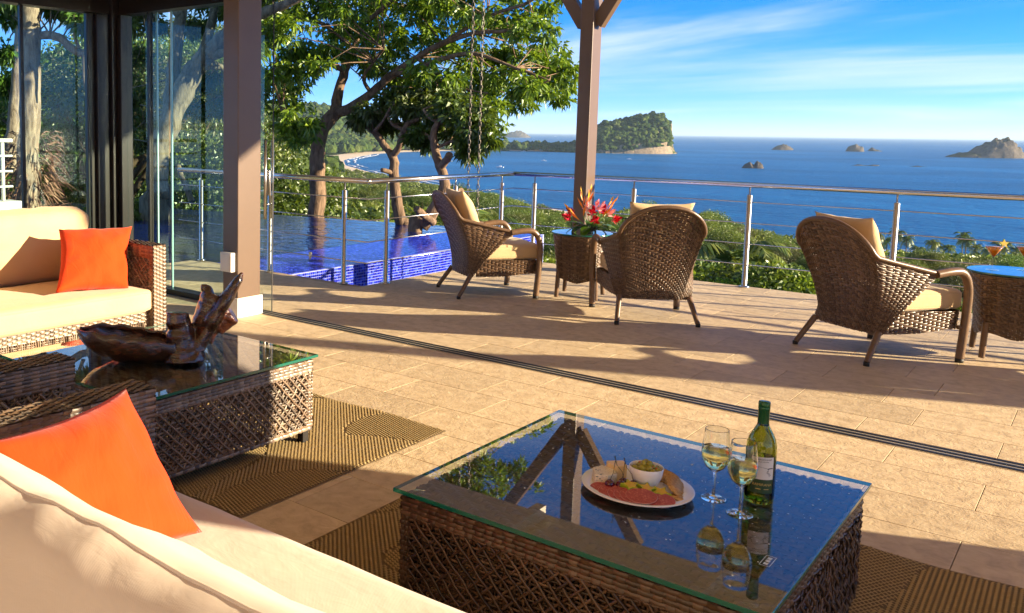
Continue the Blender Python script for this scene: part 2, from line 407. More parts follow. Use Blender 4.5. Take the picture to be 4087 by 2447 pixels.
# roof over the room and half of the terrace; side wall right of the opening (both out of frame)
m = MB(); m.box((-7.7, -5, 3.3), (2.6, 8.2, 3.44), 0); rf = tag(m.build('roof', [M['roof_wood_pale']]), 'wooden roof, lightened to bounce light, over the room and half the terrace', 'roof')
for x in (-6, -4.2, -2.4, -.6, 1.2):
    m = MB(); m.box((x-.05, -4.9, 3.16), (x+.05, 8.1, 3.299)); m.build('rafter', M['roof_wood_pale'], rf)
m = MB(); m.box((2.0, 3.3, 0), (2.2, 4.95, 3.29)); tag(m.build('side_wall', M['plaster']), 'plastered wall pier right of the wide opening', 'wall')
m = MB(); m.box((-7.6, -4, 0), (2.5, -3.8, 3.29)); tag(m.build('rear_wall', M['plaster']), 'plastered rear wall of the living room', 'wall')

# pergola posts
def pergola(x, y, label, hang=False):
    p = empty('pergola_post', (x, y, 0), 0, label, 'post')
    m = MB(); m.box((-.07, -.10, 0), (.07, .10, 3.9)); m.build('shaft', M['taupe_metal'], p, bevel=.006)
    for s in (-1, 1):
        m = MB(); m.beam((s*.072, 0, 2.56), (s*.75, 0, 3.62), .09, .13); m.build('brace', M['taupe_metal'], p)
    m = MB(); m.box((-.85, -.09, 3.9), (.85, .09, 4.06)); m.build('beam', M['taupe_metal'], p, bevel=.005)
    return p
pergola(-4.235, 8.83, 'taupe pergola post with forked top standing by the terrace railing')
pergola(5.3, 8.83, 'taupe pergola post outside the frame on the right')

# ------------------------------------------------------------------ pool
t = NT('mosaic'); wco = t.new('ShaderNodeNewGeometry').outputs['Position']
f = t.rnd_isl()
c = t.ramp(f, [(.12, (.006, .010, .22)), (.4, (.009, .016, .36)), (.7, (.020, .038, .54)), (.95, (.06, .11, .74))])
t.done(t.pbsdf(c, .12, 0, .6))
plain('mosaic_grout', (.34, .38, .72), .8, var=.1)
t = NT('pool_water'); wco = t.new('ShaderNodeNewGeometry').outputs['Position']
mpn = t.new('ShaderNodeMapping'); t.l.new(wco, mpn.inputs[0]); mpn.inputs['Scale'].default_value = (1.0, 1.6, 1)
h = t.math('ADD', t.noise(mpn.outputs[0], 3.0, 3, .5, .6), t.math('MULTIPLY', t.noise(mpn.outputs[0], 11, 2), .25))
t.done(t.pbsdf((.002, .012, .11), .02, 0, .5, t.bump(h, .42, .05), IOR=1.33))
plain('pool_tile', (.01, .03, .25), .3)
pool = empty('pool', (-7.6, 8, -.05), 0, 'blue tiled infinity pool with a wide mosaic overflow edge', 'pool')
WZ = -.05
m = MB(); poly = [(-7.57, 6.53), (-7.57, 12.05), (-8.02, 11.96), (-11.2, 11.2), (-14.5, 10.3), (-17, 9.3), (-17, 7.2), (-9.0, 5.75), (-7.68, 5.75), (-7.68, 6.53)]
prism(m, [(x, y) for x, y in poly], -.056, -.05)
m.build('water', M['pool_water'], pool, rel(pool, 0, 0, 0))
m = MB()
for i in range(len(poly)):
    a, b = poly[i], poly[(i+1) % len(poly)]; m.beam((a[0], a[1], -.66), (b[0], b[1], -.66), .12, 1.2)
m.build('pool_wall', M['pool_tile'], pool, rel(pool, 0, 0, -.012))
m = MB(); m.box((-7.50, 6.52, -1.4), (-6.41, 12.1, -.054)); m.box((-6.41, 6.52, -1.4), (-5.3, 11.9, -.95))
lg = m.build('overflow_edge', M['mosaic_grout'], pool, rel(pool, 0, 0, 0))
# mosaic tiles: top of the edge and its face towards the terrace
s_ = .032; g = .003; V = []; F = []
def mq(o, u, v, n):
    o, u, v, n = map(np.array, (o, u, v, n)); b = len(V)
    for q in (o, o+u, o+u+v, o+v): V.append(q)
    for q in (o+(u+v)*.08, o+u*.92+v*.08, o+(u+v)*.92, o+v*.92+u*.08): V.append(q + n*.003)
    F.extend([(b+4, b+5, b+6, b+7), (b, b+1, b+5, b+4), (b+1, b+2, b+6, b+5), (b+2, b+3, b+7, b+6), (b+3, b, b+4, b+7)])
w = s_ - g
for iy in range(int((12.08-6.53)/s_)):
    y = 6.53 + iy*s_
    for ix in range(int(1.13/s_)):
        x = -7.56 + ix*s_; mq((x, y, -.0535), (w, 0, 0), (0, w, 0), (0, 0, 1))
    for iz in range(14):
        z = -.088 - iz*s_; mq((-6.4095, y, z), (0, w, 0), (0, 0, w), (1, 0, 0))
o = link('mosaic_tiles', npmesh('mosaic_tiles', V, F, M['mosaic']), lg); tag(o, kind='stuff')

# ------------------------------------------------------------------ railing
rail = empty('terrace_railing', (-5.25, 9.07, 0), 0, 'stainless steel terrace railing with four thin rods and round handrail', 'railing')
def post_mesh():
    m = MB(); m.lathe([(.0, 0), (.048, 0), (.048, .010), (.030, .013), (.024, .02), (.024, .885), (.018, .892), (.0085, .894), (.0085, .965), (.0, .965)], 16)
    return m.mesh('post', M['steel'])
pm = post_mesh()
posts = [(-7.57, 6.45), (-6.49, 6.44), (-5.49, 6.44), (-5.21, 6.73), (-5.21, 7.89), (-5.21, 8.82), (-4.94, 9.07), (-3.80, 9.07), (-2.67, 9.07), (-1.47, 9.07), (-.25, 9.07), (.97, 9.07), (2.2, 9.07), (3.4, 9.07), (4.6, 9.07), (5.8, 9.07), (7.0, 9.07)]
for x, y in posts: link('post', pm, rail, rel(rail, x, y, 0))
path = [(-7.95, 6.45), (-5.21, 6.45), (-5.21, 9.07), (7.4, 9.07)]
def railrod(z, r, name, segs=10):
    for i in range(3):
        a, b = path[i], path[i+1]; m = MB(); m.tube([rel(rail, *a, z), rel(rail, *b, z)], r, segs); m.build(name, M['steel'], rail)
    for q in path[1:3]: m = MB(); m.ball(rel(rail, *q, z), r*1.001, 12, 8); m.build('elbow', M['steel'], rail)
railrod(.985, .025, 'handrail', 16)
for z in (.22, .42, .62, .82): railrod(z, .0055, 'rod', 6)
m = MB(); m.box((-.012, -.010, -.004), (.012, .010, .034)); m.hexa([(-.008, -.006, -.04), (-.004, -.006, -.04), (-.004, .006, -.04), (-.008, .006, -.04), (-.012, -.010, -.004), (.012, -.010, -.004), (.012, .010, -.004), (-.012, .010, -.004)]); m.build('rod_clip', M['aluminium'], rail, rel(rail, -5.93, 6.45, .22))

# white railing on a low concrete wall far left, seen through the glass
wr = empty('white_railing', (-9.3, 4.4, 0), 0, 'white tubular railing on a low pale wall behind the glass at far left', 'railing')
m = MB(); m.box((-.14, -2.4, -.5), (.14, .82, .62)); m.build('low_wall', M['plaster'], wr, bevel=.01)
for y in (-1.6, -.2, .52, .66):
    m = MB(); m.tube([(0, y, .621), (0, y, 1.29)], .022, 10); m.build('post', M['box_white'], wr)
for z in (.78, .95, 1.12, 1.29):
    m = MB(); m.tube([(.03, -2.3, z), (.03, .76, z)], .012 if z < 1.2 else .022, 8); m.build('bar', M['box_white'], wr)
# ================================================================== woven furniture
def weave(S, nu, nv, amp=.004, t=.002, wr=.96, wc=.75, twill=2, rows=True, cols=True):
    V, F = [], []; nb = 0; e = 1e-3
    def strip(P, W, N, d):
        nonlocal nb
        k = len(P); A = P - W + N*(d - t)[:, None]; Bm = P + N*(d + t)[:, None]; Cc = P + W + N*(d - t)[:, None]
        V.append(np.stack([A, Bm, Cc], 1).reshape(-1, 3)); i = np.arange(k-1)*3 + nb
        F.append(np.concatenate([np.stack([i, i+1, i+4, i+3], 1), np.stack([i+1, i+2, i+5, i+4], 1)])); nb += 3*k
    def frame(u, v):
        P = S(u, v); Pu = (S(u+e, v) - S(u-e, v))/(2*e); Pv = (S(u, v+e) - S(u, v-e))/(2*e)
        N = np.cross(Pu, Pv); N /= np.linalg.norm(N, axis=1, keepdims=True) + 1e-12
        return P, Pu, Pv, N
    sg = lambda i, j: np.where(((i + j) % (2*twill)) < twill, 1., -1.)
    if rows:
        uu = np.arange(2*nu+1)/(2*nu)
        for j in range(nv):
            P, Pu, Pv, N = frame(uu, np.full_like(uu, (j+.5)/nv)); s = sg(np.arange(nu), j); d = np.zeros(2*nu+1); d[1::2] = s
            d[2:-1:2] = (s[1:] + s[:-1])/2; d[0] = s[0]; d[-1] = s[-1]
            strip(P, Pv*(.5*wr/nv), N, d*amp)
    if cols:
        vv = np.arange(2*nv+1)/(2*nv)
        for i in range(nu):
            P, Pu, Pv, N = frame(np.full_like(vv, (i+.5)/nu), vv); s = -sg(i, np.arange(nv)); d = np.zeros(2*nv+1); d[1::2] = s
            d[2:-1:2] = (s[1:] + s[:-1])/2; d[0] = s[0]; d[-1] = s[-1]
            strip(P, Pu*(.5*wc/nu), N, d*amp)
    return np.concatenate(V), np.concatenate(F)

def join(parts):
    V, F, b = [], [], 0
    for v, f in parts: V.append(v); F.append(f + b); b += len(v)
    return np.concatenate(V), np.concatenate(F)

def plane_S(o, u, v):
    o, u, v = (np.array(q, float) for q in (o, u, v))
    return lambda a, b: o + np.asarray(a)[:, None]*u + np.asarray(b)[:, None]*v

def strands(lines, nrm, r=.0042, amp=.0035, step=.022, seed=0):
    """flat-ish round strands between pairs of points, weaving in and out along nrm; 5-sided"""
    rng = np.random.default_rng(seed); V, F, nb = [], [], 0; nrm = np.array(nrm, float)
    for a, b, off in lines:
        a, b = np.array(a, float), np.array(b, float); L = np.linalg.norm(b-a)
        if L < .012: continue
        k = max(3, int(L/step)+1); tt = np.linspace(0, 1, k)[:, None]; T = (b-a)/L; W = np.cross(T, nrm)
        ph = rng.uniform(0, 6.28)
        P = a + (b-a)*tt + nrm*(off + amp*np.sin(tt*L/.046*math.pi + ph))
        ang = np.arange(5)*2*math.pi/5
        ring = (W[None]*np.cos(ang)[:, None]*1.25 + nrm[None]*np.sin(ang)[:, None]*.8)*r
        V.append((P[:, None] + ring[None]).reshape(-1, 3))
        i = (np.arange(k-1)*5)[:, None] + nb; j = np.arange(5)[None]; j2 = (j+1) % 5
        F.append(np.stack([i+j, i+j2, i+5+j2, i+5+j], -1).reshape(-1, 4)); nb += 5*k
    return np.concatenate(V), np.concatenate(F)

def lattice(o, ux, uz, W, H, pitch=.0285, seed=0, r=.0038):
    """open cane pattern on the rectangle o + [0,W]*ux + [0,H]*uz: paired rows, uprights and two diagonals"""
    o, ux, uz = (np.array(q, float) for q in (o, ux, uz)); n = np.cross(ux, uz); Ls = []
    pt = lambda x, z: o + ux*x + uz*z
    z = pitch*.4
    while z < H: Ls += [(pt(0, z), pt(W, z), .0), (pt(0, min(H, z+.013)), pt(W, min(H, z+.013)), .0)]; z += pitch
    x = pitch*.5
    while x < W: Ls += [(pt(x, 0), pt(x, H), -.003), (pt(min(W, x+.013), 0), pt(min(W, x+.013), H), -.003)]; x += pitch
    k = -H
    while k < W:
        for sgn, off in ((1, .005), (-1, .008)):
            # line x = k + z (or mirrored)
            z0, z1 = max(0, -k), min(H, W - k)
            if z1 - z0 > .01:
                a, b = (k+z0, z0), (k+z1, z1)
                if sgn < 0: a, b = (W-a[0], a[1]), (W-b[0], b[1])
                Ls.append((pt(*a), pt(*b), off))
        k += pitch*1.5
    return strands(Ls, n, r=r, seed=seed)

def side_panel(W, H, seed=0, top=.055, bot=.03, edge=.035, p=.0285):
    """woven face in local x,z with solid bands round an open lattice; outward normal -y"""
    X, Z = (1, 0, 0), (0, 0, 1); parts = [lattice((edge, 0, bot), X, Z, W-2*edge, H-top-bot, p, seed)]
    nW = max(6, int(W/.03)); nH = max(4, int((H-top-bot)/.03))
    parts.append(weave(plane_S((0, 0, H-top), (W, 0, 0), (0, 0, top)), nW, max(3, round(top/.0125)), .003, .0018, twill=1))
    parts.append(weave(plane_S((0, 0, 0), (W, 0, 0), (0, 0, bot)), nW, max(2, round(bot/.0125)), .003, .0018, twill=1))
    for x in (0, W-edge): parts.append(weave(plane_S((x, 0, bot), (edge, 0, 0), (0, 0, H-top-bot)), 3, nH*2, .003, .0018, twill=1))
    return join(parts)

def wobj(name, VF, mat, parent, loc=None, rot=None):
    return tag(link(name, VF if isinstance(VF, bpy.types.Mesh) else npmesh(name, *VF, M[mat], True), parent, loc, rot), kind='stuff')

# ---- cushions and pillows
SEAM = {}
def cushion_mesh(name, sx, sy, sz, mat, r=.05, puff=.10, wr=.006, seed=0, n=26):
    h = np.array((sx, sy, sz))/2; r = min(r, sz*.49); bm = bmesh.new(); g = np.linspace(-1, 1, n)
    def mapp(p):
        q = p*h; inner = np.clip(q, -(h-r), h-r); d = q - inner; L = np.linalg.norm(d); out = inner + d/L*r
        e = out/h
        out = out + np.array((0, 0, out[2]*puff*2*(1-min(1, e[0]**2))*(1-min(1, e[1]**2))))
        out[0] *= 1 + .02*(1-e[1]**2); out[1] *= 1 + .02*(1-e[0]**2)
        w = mnoise.noise(Vector((out[0]*4+seed*7, out[1]*4, out[2]*5))) + .5*mnoise.noise(Vector((out[0]*11+seed, out[1]*13, out[2]*9)))
        w += 1.6*max(0, mnoise.noise(Vector((out[0]*3.1+out[1]*5+seed, out[1]*2.2, 3.3)))-.25)*math.sin(out[0]*38+out[1]*22+seed)
        return out + d/L*w*wr
    g2 = np.linspace(-1, 1, 40)[:-1]; loops = []
    for zc in (.72, -.72): loops.append([tuple(mapp(np.array(q))) for q in [(1, t_, zc) for t_ in g2] + [(-t_, 1, zc) for t_ in g2] + [(-1, -t_, zc) for t_ in g2] + [(t_, -1, zc) for t_ in g2]])
    SEAM['last'] = loops
    for ax in range(3):
        for sg in (-1, 1):
            vs = [[None]*n for _ in range(n)]
            for i in range(n):
                for j in range(n):
                    p = np.zeros(3); p[ax] = sg; p[(ax+1) % 3] = g[i]; p[(ax+2) % 3] = g[j]; vs[i][j] = bm.verts.new(mapp(p))
            for i in range(n-1):
                for j in range(n-1):
                    f = [vs[i][j], vs[i+1][j], vs[i+1][j+1], vs[i][j+1]]; bm.faces.new(f if sg > 0 else f[::-1]).smooth = True
    bmesh.ops.remove_doubles(bm, verts=bm.verts, dist=1e-5)
    me = bpy.data.meshes.new(name); bm.to_mesh(me); bm.free(); me.materials.append(M[mat]); return me

def seams(parent, mat, r=.0032):
    for lp in SEAM['last']: m = MB(); m.tube(lp, r, 5, closed=True); m.build('piping', M[mat], parent)
def pillow_mesh(name, c, mat, thick=.15, seed=0, n=30):
    """c: four corners bl, br, tr, tl in world metres"""
    c = [np.array(q, float) for q in c]; nrm = np.cross(c[1]-c[0], c[3]-c[0]); nrm /= np.linalg.norm(nrm)
    g = np.linspace(-1, 1, n); V, F = [], []
    for sgn in (1, -1):
        for u in g:
            for v in g:
                uu = u*(1-.10*(1-v*v)*abs(u)**2); vv = v*(1-.10*(1-u*u)*abs(v)**2)
                P = ((1-uu)*(1-vv)*c[0] + (1+uu)*(1-vv)*c[1] + (1+uu)*(1+vv)*c[2] + (1-uu)*(1+vv)*c[3])/4
                b = max(0, (1-u*u)*(1-v*v)); tk = thick/2*b**.42
                w = mnoise.noise(Vector((u*1.6+seed*5, v*1.6, sgn*.5)))*.020*b**.3 + mnoise.noise(Vector((u*4+seed*3, v*3.4, sgn*.9)))*.006*b**.4
                rad = math.atan2(v, u); e = max(abs(u), abs(v))
                w += .012*math.sin(rad*11+seed)*max(0, e-.45)*b**.35 + .005*math.sin(u*9+v*4+seed)*b**.5*(1-b)
                V.append(P + nrm*sgn*(tk + w))
    k = n*n
    for s in (0, 1):
        for i in range(n-1):
            for j in range(n-1):
                q = [s*k+i*n+j, s*k+(i+1)*n+j, s*k+(i+1)*n+j+1, s*k+i*n+j+1]; F.append(q if s == 0 else q[::-1])
    bm = bmesh.new(); bv = [bm.verts.new(p) for p in V]
    for f in F: bm.faces.new([bv[i] for i in f]).smooth = True
    bmesh.ops.remove_doubles(bm, verts=bm.verts, dist=2e-4)
    me = bpy.data.meshes.new(name); bm.to_mesh(me); bm.free(); me.materials.append(M[mat]); return me

# ---- rugs: knotted loops as geometry rows under a carved leaf pattern
t = NT('rug'); co = t.coord('Object')
vein = t.new('ShaderNodeTexVoronoi', feature='DISTANCE_TO_EDGE'); vein.inputs['Scale'].default_value = 1.9; t.l.new(t.coord('Object', (1, .62, 1), (0, 0, .6)), vein.inputs['Vector'])
vm = t.math('LESS_THAN', vein.outputs['Distance'], .018)
c = t.ramp(t.noise(co, 60, 3), [(.3, (.34, .235, .10)), (.7, (.54, .39, .18))])
c = t.mix(t.rnd_isl(), c, (.42, .31, .15)); c = t.mix(vm, c, (.42, .31, .16))
t.done(t.pbsdf(c, .85, 0, .2)); plain('rug_back', (.18, .12, .055), .95)
def rug(name, x0, x1, y0, y1, label, seed):
    r = empty(name, ((x0+x1)/2, (y0+y1)/2, 0), 0, label, 'rug'); cx, cy = r.location.x, r.location.y
    rng = np.random.default_rng(seed)
    lift = lambda x, y: .004 + .010*max(0, (y-(y1-.35))/.35)*(.5+.5*math.sin(x*9+seed)) 
    m = MB(); nx, ny = 40, 30
    m.grid([[(x-cx, y-cy, lift(x, y)) for y in np.linspace(y0, y1, ny)] for x in np.linspace(x0, x1, nx)])
    m.build('backing', M['rug_back'], r)
    # loops: small ridged beads laid in rows whose direction changes by leaf-shaped fields
    px, py = .0185, .0135; XX, YY, AA = [], [], []
    L0 = max(x1-x0, y1-y0)*.8
    gx, gy = np.meshgrid(np.arange(-L0, L0, px), np.arange(-L0, L0, py)); gx = gx + (np.arange(len(gx)) % 2)[:, None]*px/2; gx, gy = gx.ravel(), gy.ravel()
    for fi, rot in enumerate((.12, .62, -.38)):
        X = cx + gx*math.cos(rot) - gy*math.sin(rot); Y = cy + gx*math.sin(rot) + gy*math.cos(rot); k = (X > x0+.01) & (X < x1-.01) & (Y > y0+.01) & (Y < y1-.01); X, Y = X[k], Y[k]
        fld = np.array([mnoise.noise(Vector((a*1.9+seed*3, b*1.3, 0))) for a, b in zip(X, Y)]); k = (np.where(fld > .12, 1, np.where(fld < -.14, 2, 0)) == fi) & (np.minimum(abs(fld-.12), abs(fld+.14)) > .004)
        XX.append(X[k]); YY.append(Y[k]); AA.append(np.full(k.sum(), rot))
    X, Y, ang = np.concatenate(XX), np.concatenate(YY), np.concatenate(AA); ang = ang + rng.uniform(-.15, .15, len(X))
    Z = np.array([lift(a, b) for a, b in zip(X, Y)]); ca, sa = np.cos(ang), np.sin(ang); l, w, hh = .0098, .0046, .0085
    prof = [(-1, -.7, 0), (-1, .7, 0), (0, -1, .75), (0, 1, .75), (1, -.6, .15), (1, .6, .15), (0, 0, 1)]
    V = np.stack([np.stack([X-cx + ca*a*l - sa*b*w, Y-cy + sa*a*l + ca*b*w, Z + hh*z], 1) for a, b, z in prof], 1)
    fb = np.array([(0, 2, 6), (0, 6, 1), (1, 6, 3), (2, 4, 6), (4, 5, 6), (6, 5, 3)]); F = (np.arange(len(X))*7)[:, None, None] + fb[None]
    tag(link('loops', npmesh('loops', V.reshape(-1, 3), F.reshape(-1, 3), M['rug'], True), r), kind='stuff')
    return r
rug('rug', -4.1, -2.37, 2.2, 3.57, 'golden brown leaf patterned rug under the driftwood table, partly sunlit', 1)
rug('rug', -2.05, .25, 1.5, 3.57, 'brown leaf patterned rug under the near glass table', 2)

# ---- coffee tables
W_T = .985; panel_me = npmesh('side_panel', *side_panel(W_T, .33, 3), M['wicker_dark'], True)
panel_me2 = npmesh('side_panel', *side_panel(W_T, .33, 3), M['wicker_sofa'], True)
top_me = {k: npmesh('woven_top', *weave(plane_S((-.49, -.49, 0), (.98, 0, 0), (0, .98, 0)), 40, 62, .0035, .002), M[k], True) for k in ('wicker_dark', 'wicker_sofa')}
def coffee_table(cx, cy, label, mat, pme):
    tb = empty('coffee_table', (cx, cy, 0), 0, label, 'coffee table')
    h = W_T/2
    for k, (lx, ly, rz) in enumerate(((-h, -h, 0), (h, -h, 90), (h, h, 180), (-h, h, 270))):
        wobj('side_panel', pme, mat, tb, (lx, ly, .065), (0, 0, R(rz)))
    wobj('woven_top', top_me[mat], mat, tb, (0, 0, .397))
    m = MB(); m.box((-h+.012, -h+.012, .372), (h-.012, h-.012, .388)); m.build('core_board', M['wicker_core'], tb)
    for sx in (-1, 1):
        for sy in (-1, 1):
            m = MB(); m.box((sx*(h-.03)-.018, sy*(h-.03)-.018, 0), (sx*(h-.03)+.018, sy*(h-.03)+.018, .371)); m.build('leg', M['wicker_core'], tb)
            m = MB(); m.lathe([(0, 0), (.017, 0), (.017, .0055), (0, .0055)], 20); m.build('glass_pad', M['clear_glass'], tb, (sx*.455, sy*.455, .4025))
    m = MB(); a = .51; b = .0015
    m.add([(-a,-a,.408),(a,-a,.408),(a,a,.408),(-a,a,.408),(-a,-a,.4185),(a,-a,.4185),(a,a,.4185),(-a,a,.4185),(-a+b,-a+b,.42),(a-b,-a+b,.42),(a-b,a-b,.42),(-a+b,a-b,.42)],
          [(3,2,1,0),(8,9,10,11)], 0)
    m.f += [(0,1,5,4),(1,2,6,5),(2,3,7,6),(3,0,4,7),(4,5,9,8),(5,6,10,9),(6,7,11,10),(7,4,8,11)]; m.m += [1]*8; m.s += [False]*8
    m.build('glass_top', [M['table_glass'], M['glass_edge']], tb)
    return tb
t1 = coffee_table(-1.01, 2.53, 'dark wicker coffee table with glass top carrying the wine and platter', 'wicker_dark', panel_me)
t0 = coffee_table(-3.23, 2.51, 'sunlit woven coffee table with glass top under the driftwood bowl', 'wicker_sofa', panel_me2)
plain('etch', (.62, .72, .82), .6)
m = MB(); 
for a, b in (((-.032, -.012), (.032, -.0105)), ((-.032, .0105), (.032, .012)), ((-.032, -.012), (-.0305, .012)), ((.0305, -.012), (.032, .012))): m.box((*a, 0), (*b, .0002))
m.build('safety_mark', M['etch'], t1, (.43, -.24, .4203), (0, 0, R(90)))
def text_mesh(name, s, size, mat, parent, loc, rot, ext=.0002, align='CENTER'):
    cu = bpy.data.curves.new(name, 'FONT'); cu.body = s; cu.size = size; cu.extrude = ext; cu.align_x = align; cu.align_y = 'CENTER'
    o = bpy.data.objects.new(name, cu); C.objects.link(o); dg = bpy.context.evaluated_depsgraph_get(); dg.update()
    me = bpy.data.meshes.new_from_object(o.evaluated_get(dg)); bpy.data.objects.remove(o); me.materials.clear(); me.materials.append(M[mat])
    return link(name, me, parent, loc, rot)
for q in (-.018, .0, .016): m = MB(); m.box((q-.006, -.005, 0), (q+.006, .005, .0002)); m.build('safety_print', M['etch'], t1, (.43, -.24, .4203), (0, 0, R(90)))

# ---- sofas
ARM = {}
def arm_part(par, x0, x1, L, H, z0=.06, name='arm'):
    """arm with its length along local y from 0 back to -L; returns the part"""
    w = round(x1 - x0, 3); a = empty(name, (x0, 0, z0)); a.parent = par; H -= z0
    if (L, H, w) not in ARM:
        v, f = side_panel(L, H-.004, 5, top=.085, bot=.03, edge=.05)
        v1 = np.stack([np.full(len(v), w) + (-v[:, 1]), -L + v[:, 0], v[:, 2]], 1); v2 = np.stack([v[:, 1], -v[:, 0], v[:, 2]], 1)
        ARM[L, H, w] = [npmesh('arm_weave', *q, M['wicker_sofa'], True) for q in (join([weave(plane_S((0, 0, 0), (w, 0, 0), (0, 0, H)), 4, int(H/.0125), .003, .0018, twill=1),
            weave(plane_S((w+.003, 0, H), (0, -L, 0), (-w-.006, 0, 0)), int(L/.03), 8, .0025, .0018, twill=1)]), (v1, f), (v2, f))]
    for me in ARM[L, H, w]: wobj('arm_weave', me, '', a)
    for yy in (-.03, -L+.03): m = MB(); m.box((w/2-.015, yy-.015, -.06), (w/2+.015, yy+.015, H-.01)); m.build('upright', M['wicker_core'], a)
    return a

def sofa(loc, rz, L, label, arms, cush, mats, D_=1.05, Hb=.70, seat_top=.43):
    """local: x along the length (0..L), front at y=0, back at y=-D_"""
    s = empty('wicker_sofa', loc, rz, label, 'sofa')
    wobj('base_panel', side_panel(L, .22, 7, top=.075, bot=.02, edge=.03), 'wicker_sofa', s, (0, -.05, .06))
    m = MB(); m.box((.02, -D_+.04, .19), (L-.02, -.07, .27)); m.build('seat_deck', M['wicker_core'], s)
    bk = weave(plane_S((0, -D_, .06), (L, 0, 0), (0, -.08, Hb-.06)), int(L/.035), 44, .003, .002)
    tp = weave(plane_S((0, -D_-.08, Hb), (L, 0, 0), (0, .09, 0)), int(L/.035), 6, .003, .002, twill=1)
    wobj('backrest', join([bk, tp]), 'wicker_sofa', s)
    for x in (.05, L-.05):
        for y in (-.12, -D_+.05): m = MB(); m.box((x-.02, y-.02, 0), (x+.02, y+.02, .19)); m.build('foot', M['wicker_core'], s)
    if 'l' in arms: arm_part(s, -.10, 0, round(D_+.02, 3), .70)
    if 'r' in arms: arm_part(s, L, L+.10, round(D_+.02, 3), .70)
    for i in range(cush):
        w = L/cush; sd = .72
        c = link('seat_cushion', cushion_mesh('seat_cushion', w-.008, sd, .155, mats, .045, .06, .004, i+L), s, (w*(i+.5), -sd/2+.012, .272+.078))
        seams(c, mats)
    return s
# left sofa: faces +X, its right hand arm at Y 3.52..3.62
sl = sofa((-4.60, 3.52, 0), R(-90), 2.1, 'beige cushioned wicker sofa lit by the sun before the glass wall', 'lr', 1, 'fabric_beige')
# local x of the left sofa runs towards -Y
for i in range(2):
    b = link('back_cushion', cushion_mesh('back_cushion', 1.03, .50, .20, 'fabric_beige', .07, .16, .007, 11+i), sl, (.53+i*1.04, -.80, .655), (R(76), 0, 0))
    seams(b, 'fabric_beige')
# near sofa: back to the camera, facing +Y
sn = sofa((-2.06, 1.58, 0), 0, 2.3, 'beige cushioned wicker sofa, colour lightened as in strong light, in the foreground with its back to the camera', 'lr', 1, 'fabric_beige_lit', Hb=.62)
for i, (x, w) in enumerate(((.84, 1.66), (1.99, .60))):
    b = link('back_cushion', cushion_mesh('back_cushion', w, .52, .23, 'fabric_beige_lit', .09, .15, .013, 21+i, 56), sn, (x, -.855, .57), (R(62), 0, 0)); seams(b, 'fabric_beige_lit', .004)
# armchair to its left: only the right arm shows
sa = sofa((-3.50, 1.60, 0), 0, .89, 'woven armchair at the left edge, only its right arm in view', 'lr', 1, 'fabric_beige_lit', Hb=.62)

p = link('throw_pillow', pillow_mesh('throw_pillow', [(-4.74, 2.90, .455), (-4.70, 3.40, .425), (-4.93, 3.60, .795), (-5.05, 3.12, .80)], 'fabric_orange', .17, 1))
tag(p, 'bright orange throw pillow on the beige sofa at left', 'pillow')
p = link('throw_pillow', pillow_mesh('throw_pillow', [(-1.62, .86, .455), (-1.64, 1.40, .455), (-1.93, 1.385, .765), (-1.78, .92, .775)], 'fabric_orange', .15, 4))
tag(p, 'large orange throw pillow leaning against the near sofa arm', 'pillow')
p = link('throw_pillow', pillow_mesh('throw_pillow', [(-4.78, 1.62, .455), (-4.74, 2.1, .445), (-5.0, 2.12, .83), (-5.05, 1.6, .83)], 'fabric_orange', .17, 6))
tag(p, 'orange pillow at the hidden end of the left sofa, mirrored in the table glass', 'pillow')

# ---- tub chairs
def chair_T(u):
    a = np.abs(u); f = np.minimum(a/.64, 1)*math.pi/2; k = np.clip((a-.64)/.36, 0, 1.2)
    x = (.312*np.sin(f)**.92 + .036*k)*np.sign(u); y = -.48 + .12*(1-np.cos(f)) + .48*k**.95; z = .70 + .215*np.abs(np.cos(f))**1.05*(np.cos(f) > 1e-6) - .115*k**.9
    return np.stack([x, y, z], -1)
def chair_S(U, v):
    u = 2*np.asarray(U) - 1; v = np.asarray(v); a = np.abs(u)
    Bv = np.stack([.276*u, -.27 + .04*a**2, np.full_like(u, .185)], -1); T = chair_T(u)
    w = np.sign(v)*np.abs(v)**1.25
    P = Bv + (T-Bv)*np.stack([np.sign(v)*np.abs(v)**.6, w, v], -1)
    P[:, 1] -= .05*np.sin(math.pi*np.clip(v, 0, 1))*(1-a**2)*(-1)
    return P
def apron_path(s):
    # s 0..1 : right rear -> right front -> left front -> left rear, rounded corners
    pts = np.array([(.252, -.19), (.290, .05), (.318, .30), (.288, .355), (0, .375), (-.288, .355), (-.318, .30), (-.290, .05), (-.252, -.19)])
    d = np.r_[0, np.cumsum(np.linalg.norm(np.diff(pts, axis=0), axis=1))]; d /= d[-1]
    return np.stack([np.interp(s, d, pts[:, 0]), np.interp(s, d, pts[:, 1])], -1)
def apron_S(U, v):
    U, v = np.asarray(U), np.asarray(v); p = apron_path(U); p0 = p + (apron_path(U) - apron_path(np.clip(U, 0, 1)))
    ends = np.where(U < 0, U, np.where(U > 1, U-1, 0)); y = p0[:, 1] + np.where(U < 0, -1, 1)*0 + np.abs(ends)*-1
    lo = .185 + .03*np.exp(-((p0[:, 1]-.3)/.2)**2)
    return np.stack([p0[:, 0]*(1+.03*v), y, lo + (.335-lo)*v], -1)
shell_me = npmesh('woven_shell', *weave(chair_S, 46, 54, .0042, .0026, .98, .8), M['wicker_chair'], True)
apron_me = npmesh('seat_frame', *weave(apron_S, 52, 13, .0042, .0026, .98, .8), M['wicker_chair'], True)
